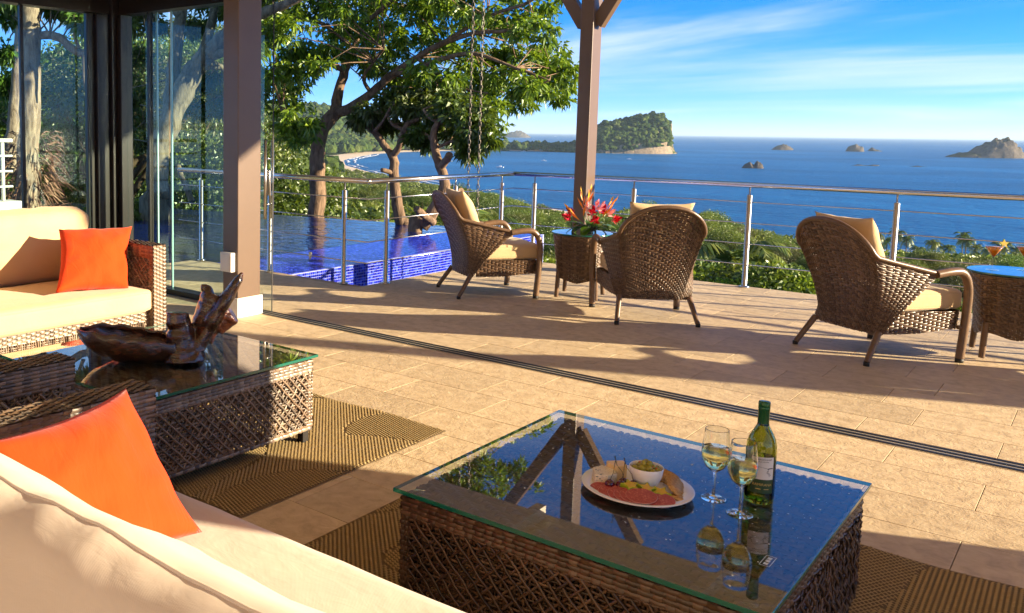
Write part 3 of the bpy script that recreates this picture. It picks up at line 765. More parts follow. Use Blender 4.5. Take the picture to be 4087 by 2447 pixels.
def wrap_tube(pts, rad, n=10, pitch=.0125):
    """round bar wrapped in cane: a ridged tube"""
    P = [Vector(p) for p in pts]; q = []; rr = []
    seglen = [(P[i+1]-P[i]).length for i in range(len(P)-1)]; tot = sum(seglen); N = int(tot/pitch)*2
    def at(s):
        for i, l in enumerate(seglen):
            if s <= l or i == len(seglen)-1: k = s/l if l else 0; return P[i].lerp(P[i+1], min(k, 1)), (rad[i] + (rad[i+1]-rad[i])*min(k, 1) if hasattr(rad, '__len__') else rad)
            s -= l
    for i in range(N+1): c_, r_ = at(tot*i/N); q.append(c_); rr.append(r_*(1 if i % 2 else .93))
    return q, rr
def smooth_pts(pts, it=2):
    for _ in range(it):
        o = [pts[0]]
        for a, b in zip(pts[:-1], pts[1:]): a, b = np.array(a), np.array(b); o += [tuple(a*.75+b*.25), tuple(a*.25+b*.75)]
        pts = o + [pts[-1]]
    return pts
def make_chair():
    c = empty('tub_chair'); m = MB()
    wobj('woven_shell', shell_me, '', c); wobj('seat_frame', apron_me, '', c)
    q, rr = wrap_tube([tuple(chair_T(np.array([u]))[0]) for u in np.linspace(-1, 1, 41)], .017); m.tube(q, rr, 8); m.build('top_rim', M['wicker_chair'], c)
    for s in (-1, 1):
        pts = smooth_pts([(s*.348, .085, .584), (s*.354, .20, .602), (s*.352, .300, .600), (s*.348, .362, .50), (s*.346, .358, .30), (s*.345, .335, .025)], 3)
        q, rr = wrap_tube(pts, .027); m = MB(); m.tube(q, rr, 12); a = m.build('arm', M['wicker_chair'], c)
        m = MB(); m.lathe([(0, 0), (.025, 0), (.025, .026), (0, .026)], 12, (s*.345, .334, 0)); m.build('foot', M['rubber'], a)
        q, rr = wrap_tube([(s*.262, -.238, .205), (s*.30, -.355, .022)], [.022, .019]); m = MB(); m.tube(q, rr, 10); l = m.build('leg', M['wicker_chair'], c)
        m = MB(); m.lathe([(0, 0), (.018, 0), (.018, .024), (0, .024)], 12, (s*.302, -.357, 0)); m.build('foot', M['rubber'], l)
        q, rr = wrap_tube([(s*.33, .31, .23), (s*.350, .35, .23)], .014); m = MB(); m.tube(q, rr, 8); m.build('stretcher', M['wicker_chair'], c)
    m = MB(); m.box((-.25, -.19, .27), (.25, .33, .30)); m.build('seat_deck', M['wicker_core'], c)
    sc = link('seat_cushion', cushion_mesh('seat_cushion', .57, .62, .135, 'fabric_beige', .04, .10, .004, 3, 22), c, (0, .095, .40))
    seams(sc, 'fabric_beige')
    return c
ch = make_chair()
spots = [(-4.28, 7.02, (.62, .785), 'wicker tub chair turned right, beside the pool corner of the railing'),
         (-2.80, 7.01, (-.60, .80), 'wicker tub chair seen squarely from behind, next to the flower table'),
         (-1.20, 6.96, (.56, .83), 'large wicker tub chair at right beside the cocktail table'),
         (.29, 6.95, (-.60, .80), 'wicker tub chair outside the frame right of the cocktail table')]
pw = ['in the tub chair by the pool railing', 'peeking over the back of the middle tub chair', 'in the right hand tub chair', 'in the tub chair outside the frame']
pil = pillow_mesh('back_pillow', [(-.23, -.10, .47), (.23, -.10, .47), (.24, -.33, .93), (-.24, -.33, .93)], 'fabric_beige', .15, 2)
for i, (x, y, f, lab) in enumerate(spots):
    o = ch if i == 0 else copy_tree(ch); rz = math.atan2(f[1], f[0]) - math.pi/2
    o.location = (x, y, 0); o.rotation_euler = (0, 0, rz); tag(o, lab, 'chair', 'wicker tub chairs on the terrace')
    tag(link('chair_pillow', pil, None, (x, y, .012), (0, 0, rz)), 'square beige pillow ' + pw[i], 'pillow', 'beige pillows in the tub chairs')

# ---- side tables
def st_S(U, v):
    U, v = np.asarray(U), np.asarray(v); a = U*2*math.pi; ex = 5 - 3*np.clip(v, 0, 1)
    w = np.abs(np.cos(a))**ex + np.abs(np.sin(a))**ex; rad = (.185 + .058*np.clip(v, 0, 1.1)**1.6)/w**(1/ex)
    lo = .165 + .03*np.cos(4*a)*-1*.6
    return np.stack([rad*np.cos(a), rad*np.sin(a), lo + (.56-lo)*v], -1)
st_me = npmesh('woven_body', *weave(st_S, 56, 32, .0042, .0026, .98, .8), M['wicker_chair'], True)
def make_side():
    c = empty('side_table'); wobj('woven_body', st_me, '', c)
    for k in range(4):
        a = R(45+90*k); q, rr = wrap_tube([(.225*math.cos(a), .225*math.sin(a), .25), (.24*math.cos(a), .24*math.sin(a), .012)], [.022, .019])
        m = MB(); m.tube(q, rr, 10); m.build('leg', M['wicker_chair'], c)
    m = MB(); m.lathe([(0, 0), (.235, 0), (.235, .012), (0, .012)], 40, (0, 0, .548)); m.build('top_board', M['wicker_core'], c)
    m = MB(); m.lathe([(0, .570), (.262, .570)], 56, sm=False); m.lathe([(.2605, .580), (0, .580)], 56, sm=False)
    m.lathe([(.262, .570), (.2625, .575), (.2605, .580)], 56, mi=1); m.build('glass_top', [M['clear_glass'], M['glass_edge']], c); return c
s1 = make_side(); s1.location = (-3.56, 7.42, 0); s1.rotation_euler = (0, 0, R(15))
tag(s1, 'round glass topped wicker side table holding the flowers', 'side table', 'wicker side tables')
s2 = copy_tree(s1); s2.location = (-.51, 7.45, 0); tag(s2, 'round glass topped wicker side table holding the two cocktails', 'side table')
# ================================================================== LANDSCAPE
SEA = -50.0
SHORE = np.array([(900,-200),(560,250),(300,390),(60,452),(-40,447),(-150,472),(-300,565),(-480,700),(-690,862),(-860,1010),(-1010,1180),(-1110,1330),(-1165,1430),(-1240,1540),(-1330,1780),(-1370,2008),(-1350,2150),(-1300,2262),(-1215,2290),(-1120,2330),(-1010,2440),(-1130,2450),(-1260,2400),(-1420,2500),(-2500,3300),(-5200,3600)], float)
POLY = np.concatenate([SHORE, [(-7000, 3000), (-7000, -3000), (900, -3000)]])
def inland(x, y):
    x, y = np.asarray(x, float), np.asarray(y, float); d = np.full(x.shape, 1e9); ins = np.zeros(x.shape, bool)
    for (ax, ay), (bx, by) in zip(SHORE[:-1], SHORE[1:]):
        dx, dy = bx-ax, by-ay; t_ = np.clip(((x-ax)*dx + (y-ay)*dy)/(dx*dx+dy*dy), 0, 1); d = np.minimum(d, np.hypot(x-ax-t_*dx, y-ay-t_*dy))
    P2 = POLY; n = len(P2)
    for i in range(n):
        (ax, ay), (bx, by) = P2[i], P2[(i+1) % n]
        c = ((ay > y) != (by > y)) & (x < (bx-ax)*(y-ay)/(by-ay+1e-12) + ax); ins ^= c
    return np.where(ins, d, -d)
sst = lambda a, b, x: (lambda q: q*q*(3-2*q))(np.clip((x-a)/(b-a), 0, 1))
def ground_z(x, y):
    x, y = np.asarray(x, float), np.asarray(y, float); d = inland(x, y); r = np.hypot(x, y)
    z = SEA + np.where(d > 0, 3*(1-np.exp(-np.maximum(d, 0)/30)), d*.08)
    z = z + 36*sst(60, 430, d)*np.exp(-(r/420)**2) + 5*np.exp(-(r/45)**2)
    h = 118*np.exp(-(((x+2500)/900)**2 + ((y-1650)/800)**2)) + 60*np.exp(-(((x+1950)/420)**2 + ((y-2150)/420)**2)) + 30*np.exp(-(((x+700)/300)**2 + ((y-350)/260)**2))
    z = z + h*sst(40, 420, d)
    z = z + sst(60, 300, d)*8*(np.sin(x*.011+1.3)*np.sin(y*.013+.4) + .6*np.sin(x*.027+y*.019))*sst(120, 500, r)
    front = np.degrees(np.arctan2(x, y)) > -48
    z = np.where(r < 40, np.minimum(z, -4.2 - np.maximum(0, r-11)*.18), z)
    z = np.where(front & (r < 330), np.minimum(z, np.where(r < 60, -5 - np.maximum(0, r-11)*.27, -18.2 - (r-60)*.06)), z)
    return z
t = NT('terrain'); wp = t.new('ShaderNodeNewGeometry').outputs['Position']; sx = t.new('ShaderNodeSeparateXYZ'); t.l.new(wp, sx.inputs[0])
sand = t.math('LESS_THAN', t.math('ADD', sx.outputs[2], t.math('MULTIPLY', t.noise(wp, .05, 3), .5)), SEA+2.65)
c = t.ramp(t.noise(wp, .12, 6, .65), [(.3, (.018, .030, .008)), (.55, (.035, .055, .014)), (.75, (.07, .075, .025))])
c = t.mix(sand, c, (.60, .49, .36)); t.done(t.pbsdf(c, .9, 0, .1))
azs = np.radians(np.arange(-112, 61, 1.0)); rs = np.concatenate([np.linspace(4, 60, 22), np.geomspace(66, 5200, 130)])
A_, R_ = np.meshgrid(azs, rs); X_, Y_ = R_*np.sin(A_), R_*np.cos(A_); Z_ = ground_z(X_, Y_)
m = MB(); m.grid(np.stack([X_, Y_, Z_], -1)); tag(m.build('terrain', M['terrain']), kind='structure')

t = NT('sea'); wp = t.new('ShaderNodeNewGeometry').outputs['Position']
mpn = t.new('ShaderNodeMapping'); t.l.new(wp, mpn.inputs[0]); mpn.inputs['Rotation'].default_value = (0, 0, .5); mpn.inputs['Scale'].default_value = (.5, 1, 1)
h = t.math('ADD', t.noise(mpn.outputs[0], .11, 4, .6), t.math('MULTIPLY', t.noise(mpn.outputs[0], .5, 3, .6), .28))
big = t.noise(mpn.outputs[0], .0042, 5, .62, .6)
c = t.ramp(big, [(.32, (.003, .080, .22)), (.52, (.005, .125, .33)), (.72, (.014, .18, .43))])
t.done(t.pbsdf(c, .35, 0, .22, t.bump(h, 1.0, 5.0), IOR=1.33))
m = MB(); rs = np.concatenate([[120], np.geomspace(200, 70000, 40)]); P_ = [[(r*math.sin(a), r*math.cos(a), SEA) for a in np.radians(np.arange(-120, 76, 3))] for r in rs]
m.grid(P_); tag(m.build('sea', M['sea']), kind='structure')

# surf along the beaches
plain('foam', (.82, .84, .85), .8, var=.1)
rng = np.random.default_rng(5)
for (i0, i1, offs) in ((7, 13, (5, 17)), (3, 6, (5, 14, 24))):
    pts = SHORE[i0:i1+1]; dd = np.r_[0, np.cumsum(np.linalg.norm(np.diff(pts, axis=0), axis=1))]
    for k, off in enumerate(offs):
        for s0 in np.arange(rng.uniform(0, 20), dd[-1]-60, rng.uniform(150, 200)):
            L = rng.uniform(110, 190); ss = np.linspace(s0, min(s0+L, dd[-1]), 12); P = np.stack([np.interp(ss, dd, pts[:, 0]), np.interp(ss, dd, pts[:, 1])], 1)
            T = np.gradient(P, axis=0); T /= np.linalg.norm(T, axis=1, keepdims=True); N = np.stack([T[:, 1], -T[:, 0]], 1)
            N = N*np.sign((inland(P[5:6, 0]+N[5, 0]*20, P[5:6, 1]+N[5, 1]*20)[0] < 0)*2-1.)
            w = (3.2 if k else 4.2)*np.sin(np.linspace(0, math.pi, 12))[:, None]; o = off + 1.6*np.sin(ss/9)[:, None]
            A = P + N*o; Bq = P + N*(o + w); z = np.full((12, 1), SEA+.35)
            q = MB(); q.grid(np.stack([np.hstack([A, z]), np.hstack([(A+Bq)/2, z+.5]), np.hstack([Bq, z])], 0)); tag(q.build('surf', M['foam']), kind='structure')

# ------------------------------------------------------------------ islands and rocks
def rock_mat(name, green, rockc, thr):
    t = NT(name); g = t.new('ShaderNodeNewGeometry'); sn = t.new('ShaderNodeSeparateXYZ'); t.l.new(g.outputs['Normal'], sn.inputs[0])
    n = t.noise(g.outputs['Position'], .09, 6, .65); f = t.math('GREATER_THAN', t.math('ADD', sn.outputs[2], t.math('MULTIPLY', n, .45)), thr)
    rc = t.ramp(t.noise(g.outputs['Position'], .16, 6, .7, .8), [(.3, tuple(q*.5 for q in rockc)), (.7, rockc)])
    gc = t.ramp(n, [(.35, tuple(q*.55 for q in green)), (.65, green)])
    return t.done(t.pbsdf(t.mix(f, rc, gc), .9, 0, .1, t.bump(n, .6, 6)))
rock_mat('island_ground', (.05, .07, .02), (.34, .26, .18), .50); rock_mat('bare_rock', (.085, .09, .05), (.150, .130, .112), 1.1)
def landform(name, A, Bp, prof, depth, mat, label, cat, seed, nu=90, nv=46, rough=1.0):
    A, Bp = np.array(A, float), np.array(Bp, float); u = (Bp-A); L = np.linalg.norm(u); u /= L; w = np.array([-u[1], u[0]])
    if w @ A < 0: w = -w
    pt, ph = np.array(prof).T; P = np.zeros((nu, nv, 3))
    for i, a in enumerate(np.linspace(0, 1, nu)):
        H = np.interp(a, pt, ph); ew = depth*max(.08, (1-abs(2*a-1)**3.5))
        for j, s in enumerate(np.linspace(-1, 1, nv)):
            n = mnoise.fractal(Vector((a*L*.05+seed*9, s*depth*.05, seed)), .7, 2.1, 7)
            n2 = mnoise.noise(Vector((a*L*.012+seed, s*2, 3)))
            q = A + u*L*a + w*(s*ew + 0); sh = max(0, 1-abs(s)**2.6)**.62
            z = H*sh*(1+.16*n2) + n*rough*H*.14*(.3+sh)
            if H <= 0: z = min(z, -2)
            P[i, j] = (q[0] + n*rough*3*L/200, q[1] + n*rough*4*L/200, SEA-3+z)
    mb = MB(); mb.grid(P, sm=True); root = empty(name, (float(A[0]+Bp[0])/2, float(A[1]+Bp[1])/2, SEA), 0, label, cat)
    mb.build('rock_mass', M[mat], root, (-root.location.x, -root.location.y, -SEA)); return root, P

# foliage materials
def leafmat(name, cols, trans=.35):
    t = NT(name); f = t.rnd_isl(); c = t.ramp(f, [((i+.5)/len(cols), q) for i, q in enumerate(cols)]); hs = t.new('ShaderNodeHueSaturation'); ro = t.rnd_obj(); t.set(hs.inputs['Hue'], t.math('ADD', t.math('MULTIPLY', ro, .05), .472)); t.set(hs.inputs['Value'], t.math('ADD', t.math('MULTIPLY', t.math('FRACT', t.math('MULTIPLY', ro, 7.3)), .9), .75)); t.l.new(c, hs.inputs['Color']); c = hs.outputs[0]
    d_ = t.new('ShaderNodeBsdfDiffuse'); t.set(d_.inputs[0], c); tr = t.new('ShaderNodeBsdfTranslucent'); t.set(tr.inputs[0], t.mix(.5, c, (.16, .20, .01)))
    gl = t.new('ShaderNodeBsdfGlossy'); gl.inputs['Roughness'].default_value = .42; t.set(gl.inputs[0], (.9, .95, .85))
    m1 = t.new('ShaderNodeMixShader'); m1.inputs[0].default_value = trans; t.l.new(d_.outputs[0], m1.inputs[1]); t.l.new(tr.outputs[0], m1.inputs[2])
    m2 = t.new('ShaderNodeMixShader'); m2.inputs[0].default_value = .05; t.l.new(m1.outputs[0], m2.inputs[1]); t.l.new(gl.outputs[0], m2.inputs[2])
    return t.done(m2.outputs[0])
leafmat('leaf_hero', [(.045, .10, .008), (.10, .18, .010), (.17, .26, .012), (.25, .34, .016), (.13, .21, .01)], .46)
leafmat('leaf_dark', [(.026, .060, .008), (.05, .105, .011), (.085, .155, .014), (.04, .08, .01)], .42)
leafmat('leaf_mid', [(.030, .064, .009), (.062, .115, .013), (.10, .16, .018), (.15, .20, .025)])
leafmat('leaf_yellow', [(.05, .085, .008), (.10, .145, .012), (.16, .19, .02), (.075, .11, .01)])
leafmat('leaf_olive', [(.05, .06, .02), (.09, .09, .03), (.12, .10, .045), (.06, .07, .02)])
leafmat('leaf_palm', [(.05, .085, .012), (.09, .13, .02), (.14, .16, .03)], .25)
def bark(name, a, b):
    t = NT(name); co = t.coord('Object'); n = t.noise(t.coord('Object', (6, 6, 1.6)), 2.2, 6, .65, .8)
    c = t.ramp(n, [(.32, a), (.62, b), (.8, tuple(min(1, q*1.35) for q in b))]); t.done(t.pbsdf(c, .85, 0, .15, t.bump(n, .8, .03)))
bark('bark_warm', (.085, .055, .035), (.26, .175, .115)); bark('bark_grey', (.06, .05, .035), (.22, .185, .13)); bark('bark_pink', (.10, .065, .05), (.36, .27, .20)); bark('bark_dark', (.05, .035, .02), (.14, .10, .065))
t = NT('canopy'); c = t.ramp(t.math('ADD', t.math('MULTIPLY', t.rnd_isl(), .6), t.math('MULTIPLY', t.noise(t.new('ShaderNodeNewGeometry').outputs['Position'], .35, 5, .7), .55)), [(.2, (.010, .026, .006)), (.45, (.030, .060, .012)), (.7, (.062, .095, .016)), (.92, (.10, .12, .03))])
t.done(t.pbsdf(c, .9, 0, .1, t.bump(t.noise(t.new('ShaderNodeNewGeometry').outputs['Position'], .5, 5, .75), 1.0, 1.6)))

_bm = bmesh.new(); bmesh.ops.create_icosphere(_bm, subdivisions=2, radius=1); ICO_V = np.array([v.co[:] for v in _bm.verts]); ICO_F = np.array([[v.index for v in f.verts] for f in _bm.faces]); _bm.free()
_bm = bmesh.new(); bmesh.ops.create_icosphere(_bm, subdivisions=1, radius=1); ICO1_V = np.array([v.co[:] for v in _bm.verts]); ICO1_F = np.array([[v.index for v in f.verts] for f in _bm.faces]); _bm.free()
def blobs(P, Rr, seed, flat=.75, ICO_V=ICO_V, ICO_F=ICO_F):
    rng = np.random.default_rng(seed); n = len(P); a = rng.uniform(0, 6.28, n); ca, sa = np.cos(a)[:, None], np.sin(a)[:, None]
    B0 = ICO_V[None]*(1 + rng.uniform(-.26, .26, (n, len(ICO_V), 1))); x, y, z = B0[..., 0], B0[..., 1], B0[..., 2]
    V = np.stack([x*ca - y*sa, x*sa + y*ca, np.maximum(z, -.5)*flat*rng.uniform(.75, 1.3, (n, 1))], -1)*Rr[:, None, None] + P[:, None]
    F = (np.arange(n)*len(ICO_V))[:, None, None] + ICO_F[None]; return V.reshape(-1, 3), F.reshape(-1, 3)
def cover(root, P, n, rad, seed, keep):
    rng = np.random.default_rng(seed); G = P.reshape(-1, 3); G = G[keep(G)]; k = rng.choice(len(G), n); q = G[k] + rng.uniform(-4, 4, (n, 3))*[1, 1, .2]
    V, F = blobs(q, rng.uniform(.6, 1.25, n)*rad, seed); o = link('tree_cover', npmesh('tree_cover', V, F, M['canopy'], False), root, (-root.location.x, -root.location.y, -SEA)); tag(o, kind='stuff')
isl, P = landform('island', (-1190, 2268), (-921, 2468), [(0, 5), (.12, 9), (.20, 16), (.27, 44), (.35, 66), (.5, 82), (.65, 94), (.78, 99), (.88, 92), (.925, 70), (.95, 34), (.97, 10), (1, 2)], 95, 'island_ground', 'steep wooded island with a pale cliff at its right end', 'island', 2, 110, 50)
cover(isl, P, 1900, 7.5, 3, lambda G: (G[:, 2] > SEA+2) & (((G[:, 0]+940)*.8+(G[:, 1]-2452)*.6 < 0) & ((G[:, 2] > SEA+22) | ((G[:, 0]+958)*.8+(G[:, 1]-2440)*.6 < 0))))
for (nm, A, Bp, pr, dp, lab, sd) in (
  ('rock_islet', (-383, 2987), (-212, 3100), [(0, 2), (.08, 8), (.25, 16), (.33, 14), (.45, 34), (.62, 50), (.75, 48), (.9, 26), (1, 2)], 55, 'large humped bare rock islet at the right edge of the sea', 5),
  ('rock_islet', (-995, 3600), (-935, 3660), [(0, 2), (.2, 14), (.5, 24), (.75, 17), (1, 2)], 26, 'middle sized dark rock islet left of the twin far rocks', 6),
  ('rock_islet', (-760, 3640), (-705, 3665), [(0, 2), (.15, 20), (.5, 25), (.85, 20), (1, 2)], 22, 'squarish rock islet far out, left of a smaller one', 7),
  ('rock_islet', (-730, 3830), (-680, 3850), [(0, 2), (.3, 16), (.6, 9), (1, 2)], 16, 'smallest rock islet far out beside the squarish one', 8),
  ('sea_stack', (-462, 1515), (-428, 1532), [(0, 2), (.15, 9), (.35, 14), (.5, 8), (.62, 15), (.82, 13), (.9, 4), (1, 2)], 10, 'small cleft sea rock standing alone in mid water', 9),
  ('rock_reef', (-385, 1850), (-330, 1890), [(0, 2), (.3, 5), (.5, 3.4), (.7, 5), (1, 2)], 8, 'long low reef barely breaking the surface', 10),
  ('rock_reef', (-300, 1900), (-265, 1915), [(0, 2), (.5, 4.6), (1, 2)], 6, 'short low reef right of the long one', 12),
  ('rock_islet', (-4900, 8150), (-4600, 8320), [(0, 3), (.3, 40), (.6, 70), (.8, 50), (1, 3)], 90, 'distant pale rock islet near the horizon behind the tree', 11)):
    landform(nm, A, Bp, pr, dp, 'bare_rock', lab, 'rock', sd, 60, 34, 1.6)
TREES = {"a":[[[-11.12,12.19,-1.03,0.182],[-11.11,12.2,-0.41,0.166],[-11.08,12.22,0.2,0.158],[-11.08,12.23,0.66,0.15],[-11.09,12.22,1.03,0.134],[-11.03,12.27,1.41,0.126],[-10.95,12.35,1.64,0.134],[-10.83,12.45,1.77,0.126]],[[-10.85,12.43,1.76,0.103],[-10.89,12.54,2.09,0.096],[-10.88,12.71,2.55,0.088],[-10.84,12.89,2.93,0.073],[-10.77,13.1,3.4,0.057],[-10.7,13.3,3.87,0.049],[-10.66,13.48,4.41,0.037],[-10.71,13.59,5.03,0.025]],[[-10.86,12.42,1.77,0.103],[-10.47,12.42,1.85,0.093],[-10.04,12.46,2.11,0.084],[-9.6,12.48,2.42,0.075],[-9.12,12.53,2.69,0.059],[-8.64,12.56,2.9,0.051],[-8.06,12.65,3.04,0.036],[-7.49,12.71,3.05,0.028],[-7.04,12.68,3.11,0.014]],[[-9.51,12.36,2.41,0.052],[-8.98,12.46,2.54,0.044],[-8.51,12.5,2.66,0.04],[-7.99,12.55,2.7,0.032],[-7.31,12.69,2.46,0.021],[-6.75,12.72,2.25,0.014]],[[-10.73,12.54,2.53,0.055],[-11.29,12.31,2.76,0.04],[-11.76,12.14,2.89,0.032],[-12.17,12.01,3.01,0.025],[-12.58,11.87,3.1,0.017]],[[-10.81,12.86,2.93,0.056],[-11.35,12.83,3.34,0.041],[-11.93,12.76,3.6,0.033],[-12.5,12.67,3.83,0.026]],[[-10.48,12.74,3.35,0.047],[-9.88,12.8,3.74,0.039],[-9.34,12.78,4.11,0.03],[-8.76,12.79,4.39,0.015]],[[-8.62,12.52,2.9,0.036],[-7.83,12.64,3.29,0.032],[-7.12,12.67,3.46,0.024],[-6.7,12.52,3.68,0.014]],[[-11.01,12.29,1.49,0.047],[-11.11,11.92,1.52,0.031],[-11.19,11.57,1.62,0.023],[-11.16,11.33,1.8,0.015]],[[-10.04,12.46,2.11,0.038],[-9.94,12.11,2.34,0.03],[-9.6,11.96,2.6,0.022],[-9.26,11.8,2.78,0.014]],[[-10.72,13.32,3.87,0.041],[-11.27,13.3,4.37,0.033],[-11.79,13.29,4.89,0.026],[-12.25,13.32,5.35,0.017]],[[-9.0,12.37,2.67,0.033],[-8.56,12.35,2.32,0.025],[-8.08,12.36,2.14,0.018],[-7.61,12.34,2.06,0.01]],[[-10.24,12.94,4.29,0.032],[-9.51,12.87,4.76,0.027],[-8.72,12.81,5.05,0.019],[-7.95,12.72,5.11,0.014]],[[-10.71,13.59,5.03,0.033],[-10.44,13.58,5.81,0.033],[-10.12,13.62,6.56,0.024],[-9.85,13.61,7.29,0.016]],[[-8.72,12.81,5.05,0.022],[-8.21,12.85,5.7,0.018],[-7.92,12.74,6.13,0.011]],[[-10.36,13.48,5.78,0.024],[-10.97,13.25,6.35,0.021],[-11.39,13.15,6.77,0.013]]],"b":[[[-8.61,11.67,-0.56,0.104],[-8.68,11.61,-0.06,0.097],[-8.76,11.56,0.37,0.09],[-8.79,11.53,0.7,0.083],[-8.79,11.53,0.94,0.076],[-8.83,11.5,1.07,0.069]],[[-8.82,11.51,1.05,0.063],[-8.99,11.5,1.23,0.059],[-9.18,11.48,1.43,0.056],[-9.38,11.45,1.57,0.043],[-9.58,11.42,1.64,0.029]],[[-8.82,11.51,1.05,0.056],[-8.68,11.49,1.2,0.052],[-8.57,11.44,1.4,0.048],[-8.45,11.41,1.56,0.041],[-8.25,11.43,1.64,0.034],[-8.02,11.48,1.69,0.02]],[[-8.56,11.46,1.47,0.034],[-8.77,11.42,1.56,0.028],[-8.88,11.46,1.72,0.021],[-8.84,11.62,1.93,0.014]],[[-9.06,11.32,1.43,0.028],[-8.77,11.17,1.59,0.02],[-8.49,11.0,1.81,0.013]],[[-8.79,11.53,0.77,0.042],[-8.82,11.38,0.81,0.038],[-8.83,11.25,0.83,0.034]]],"c":[[[-7.94,10.92,-0.42,0.11],[-7.81,11.01,0.05,0.103],[-7.68,11.11,0.33,0.091],[-7.58,11.17,0.55,0.084],[-7.59,11.16,0.8,0.071],[-7.66,11.12,1.01,0.065],[-7.71,11.08,1.26,0.058],[-7.72,11.07,1.44,0.052],[-7.67,11.11,1.59,0.045],[-7.57,11.18,1.73,0.032],[-7.51,11.22,1.87,0.019]],[[-7.63,11.13,0.92,0.058],[-7.49,11.08,1.03,0.058],[-7.39,11.0,1.11,0.057]],[[-7.59,11.16,0.46,0.058],[-7.38,11.13,0.51,0.058],[-7.2,11.06,0.59,0.057]],[[-7.64,11.01,0.1,0.058],[-7.65,10.82,0.2,0.057],[-7.68,10.62,0.33,0.056]],[[-7.71,11.08,1.29,0.032],[-7.88,11.14,1.38,0.026],[-8.05,11.21,1.47,0.02]],[[-7.67,11.11,1.59,0.032],[-7.86,11.16,1.65,0.026],[-8.03,11.22,1.78,0.02]],[[-7.69,11.09,1.2,0.026],[-7.49,11.11,1.29,0.022],[-7.31,11.11,1.32,0.016],[-7.13,11.11,1.36,0.013]]],"d":[[[-11.91,9.12,-0.25,0.259],[-11.85,9.19,0.23,0.223],[-11.87,9.17,0.57,0.194],[-11.85,9.19,0.98,0.187],[-11.79,9.27,1.31,0.187],[-11.69,9.39,1.72,0.18],[-11.58,9.53,2.12,0.18],[-11.48,9.65,2.41,0.172],[-11.38,9.77,2.6,0.158]],[[-12.04,9.44,1.17,0.11],[-12.04,9.55,1.72,0.118],[-12.05,9.65,2.28,0.118],[-12.06,9.74,2.83,0.111],[-12.07,9.83,3.31,0.104],[-12.08,9.92,3.87,0.097],[-12.11,9.99,4.49,0.068]],[[-11.42,9.72,2.53,0.144],[-11.12,9.76,2.75,0.135],[-10.8,9.83,3.0,0.119],[-10.43,9.93,3.17,0.097],[-10.06,10.02,3.3,0.082],[-9.68,10.12,3.42,0.067],[-9.2,10.29,3.64,0.046]],[[-11.36,9.8,2.6,0.101],[-11.03,9.77,2.65,0.078],[-10.65,9.79,2.64,0.062],[-10.24,9.84,2.55,0.041]],[[-11.4,9.74,2.46,0.086],[-11.5,10.09,2.5,0.066],[-11.54,10.5,2.43,0.045]],[[-11.57,9.71,2.37,0.101],[-11.64,10.04,2.9,0.088],[-11.77,10.29,3.34,0.075],[-11.95,10.49,3.86,0.061]],[[-11.27,9.12,0.86,0.049],[-11.18,9.13,0.67,0.041],[-11.07,9.16,0.45,0.048],[-10.98,9.17,0.29,0.055]],[[-12.02,9.79,3.31,0.067],[-12.41,9.7,3.6,0.053],[-12.82,9.58,3.83,0.038]]],"e":[[[-10.83,6.24,-0.16,0.18],[-10.83,6.24,0.39,0.162],[-10.83,6.25,0.94,0.15],[-10.81,6.28,1.48,0.138],[-10.8,6.3,2.02,0.132],[-10.79,6.31,2.55,0.126],[-10.79,6.3,3.08,0.12],[-10.8,6.29,3.7,0.096]],[[-10.77,6.35,2.62,0.054],[-10.6,6.47,2.63,0.054],[-10.45,6.55,2.58,0.053],[-10.31,6.62,2.45,0.053],[-10.16,6.7,2.4,0.047],[-10.06,6.7,2.54,0.035],[-9.97,6.68,2.74,0.023]],[[-10.02,6.61,2.39,0.034],[-10.02,6.6,2.12,0.026],[-10.01,6.61,1.93,0.017]],[[-10.14,6.6,2.46,0.029],[-10.16,6.57,2.56,0.023],[-10.17,6.55,2.64,0.017]],[[-11.56,6.37,0.79,0.101],[-11.59,6.45,1.25,0.095],[-11.62,6.52,1.71,0.083],[-11.64,6.59,2.28,0.071],[-11.68,6.65,2.85,0.058],[-11.74,6.66,3.42,0.045]]]}
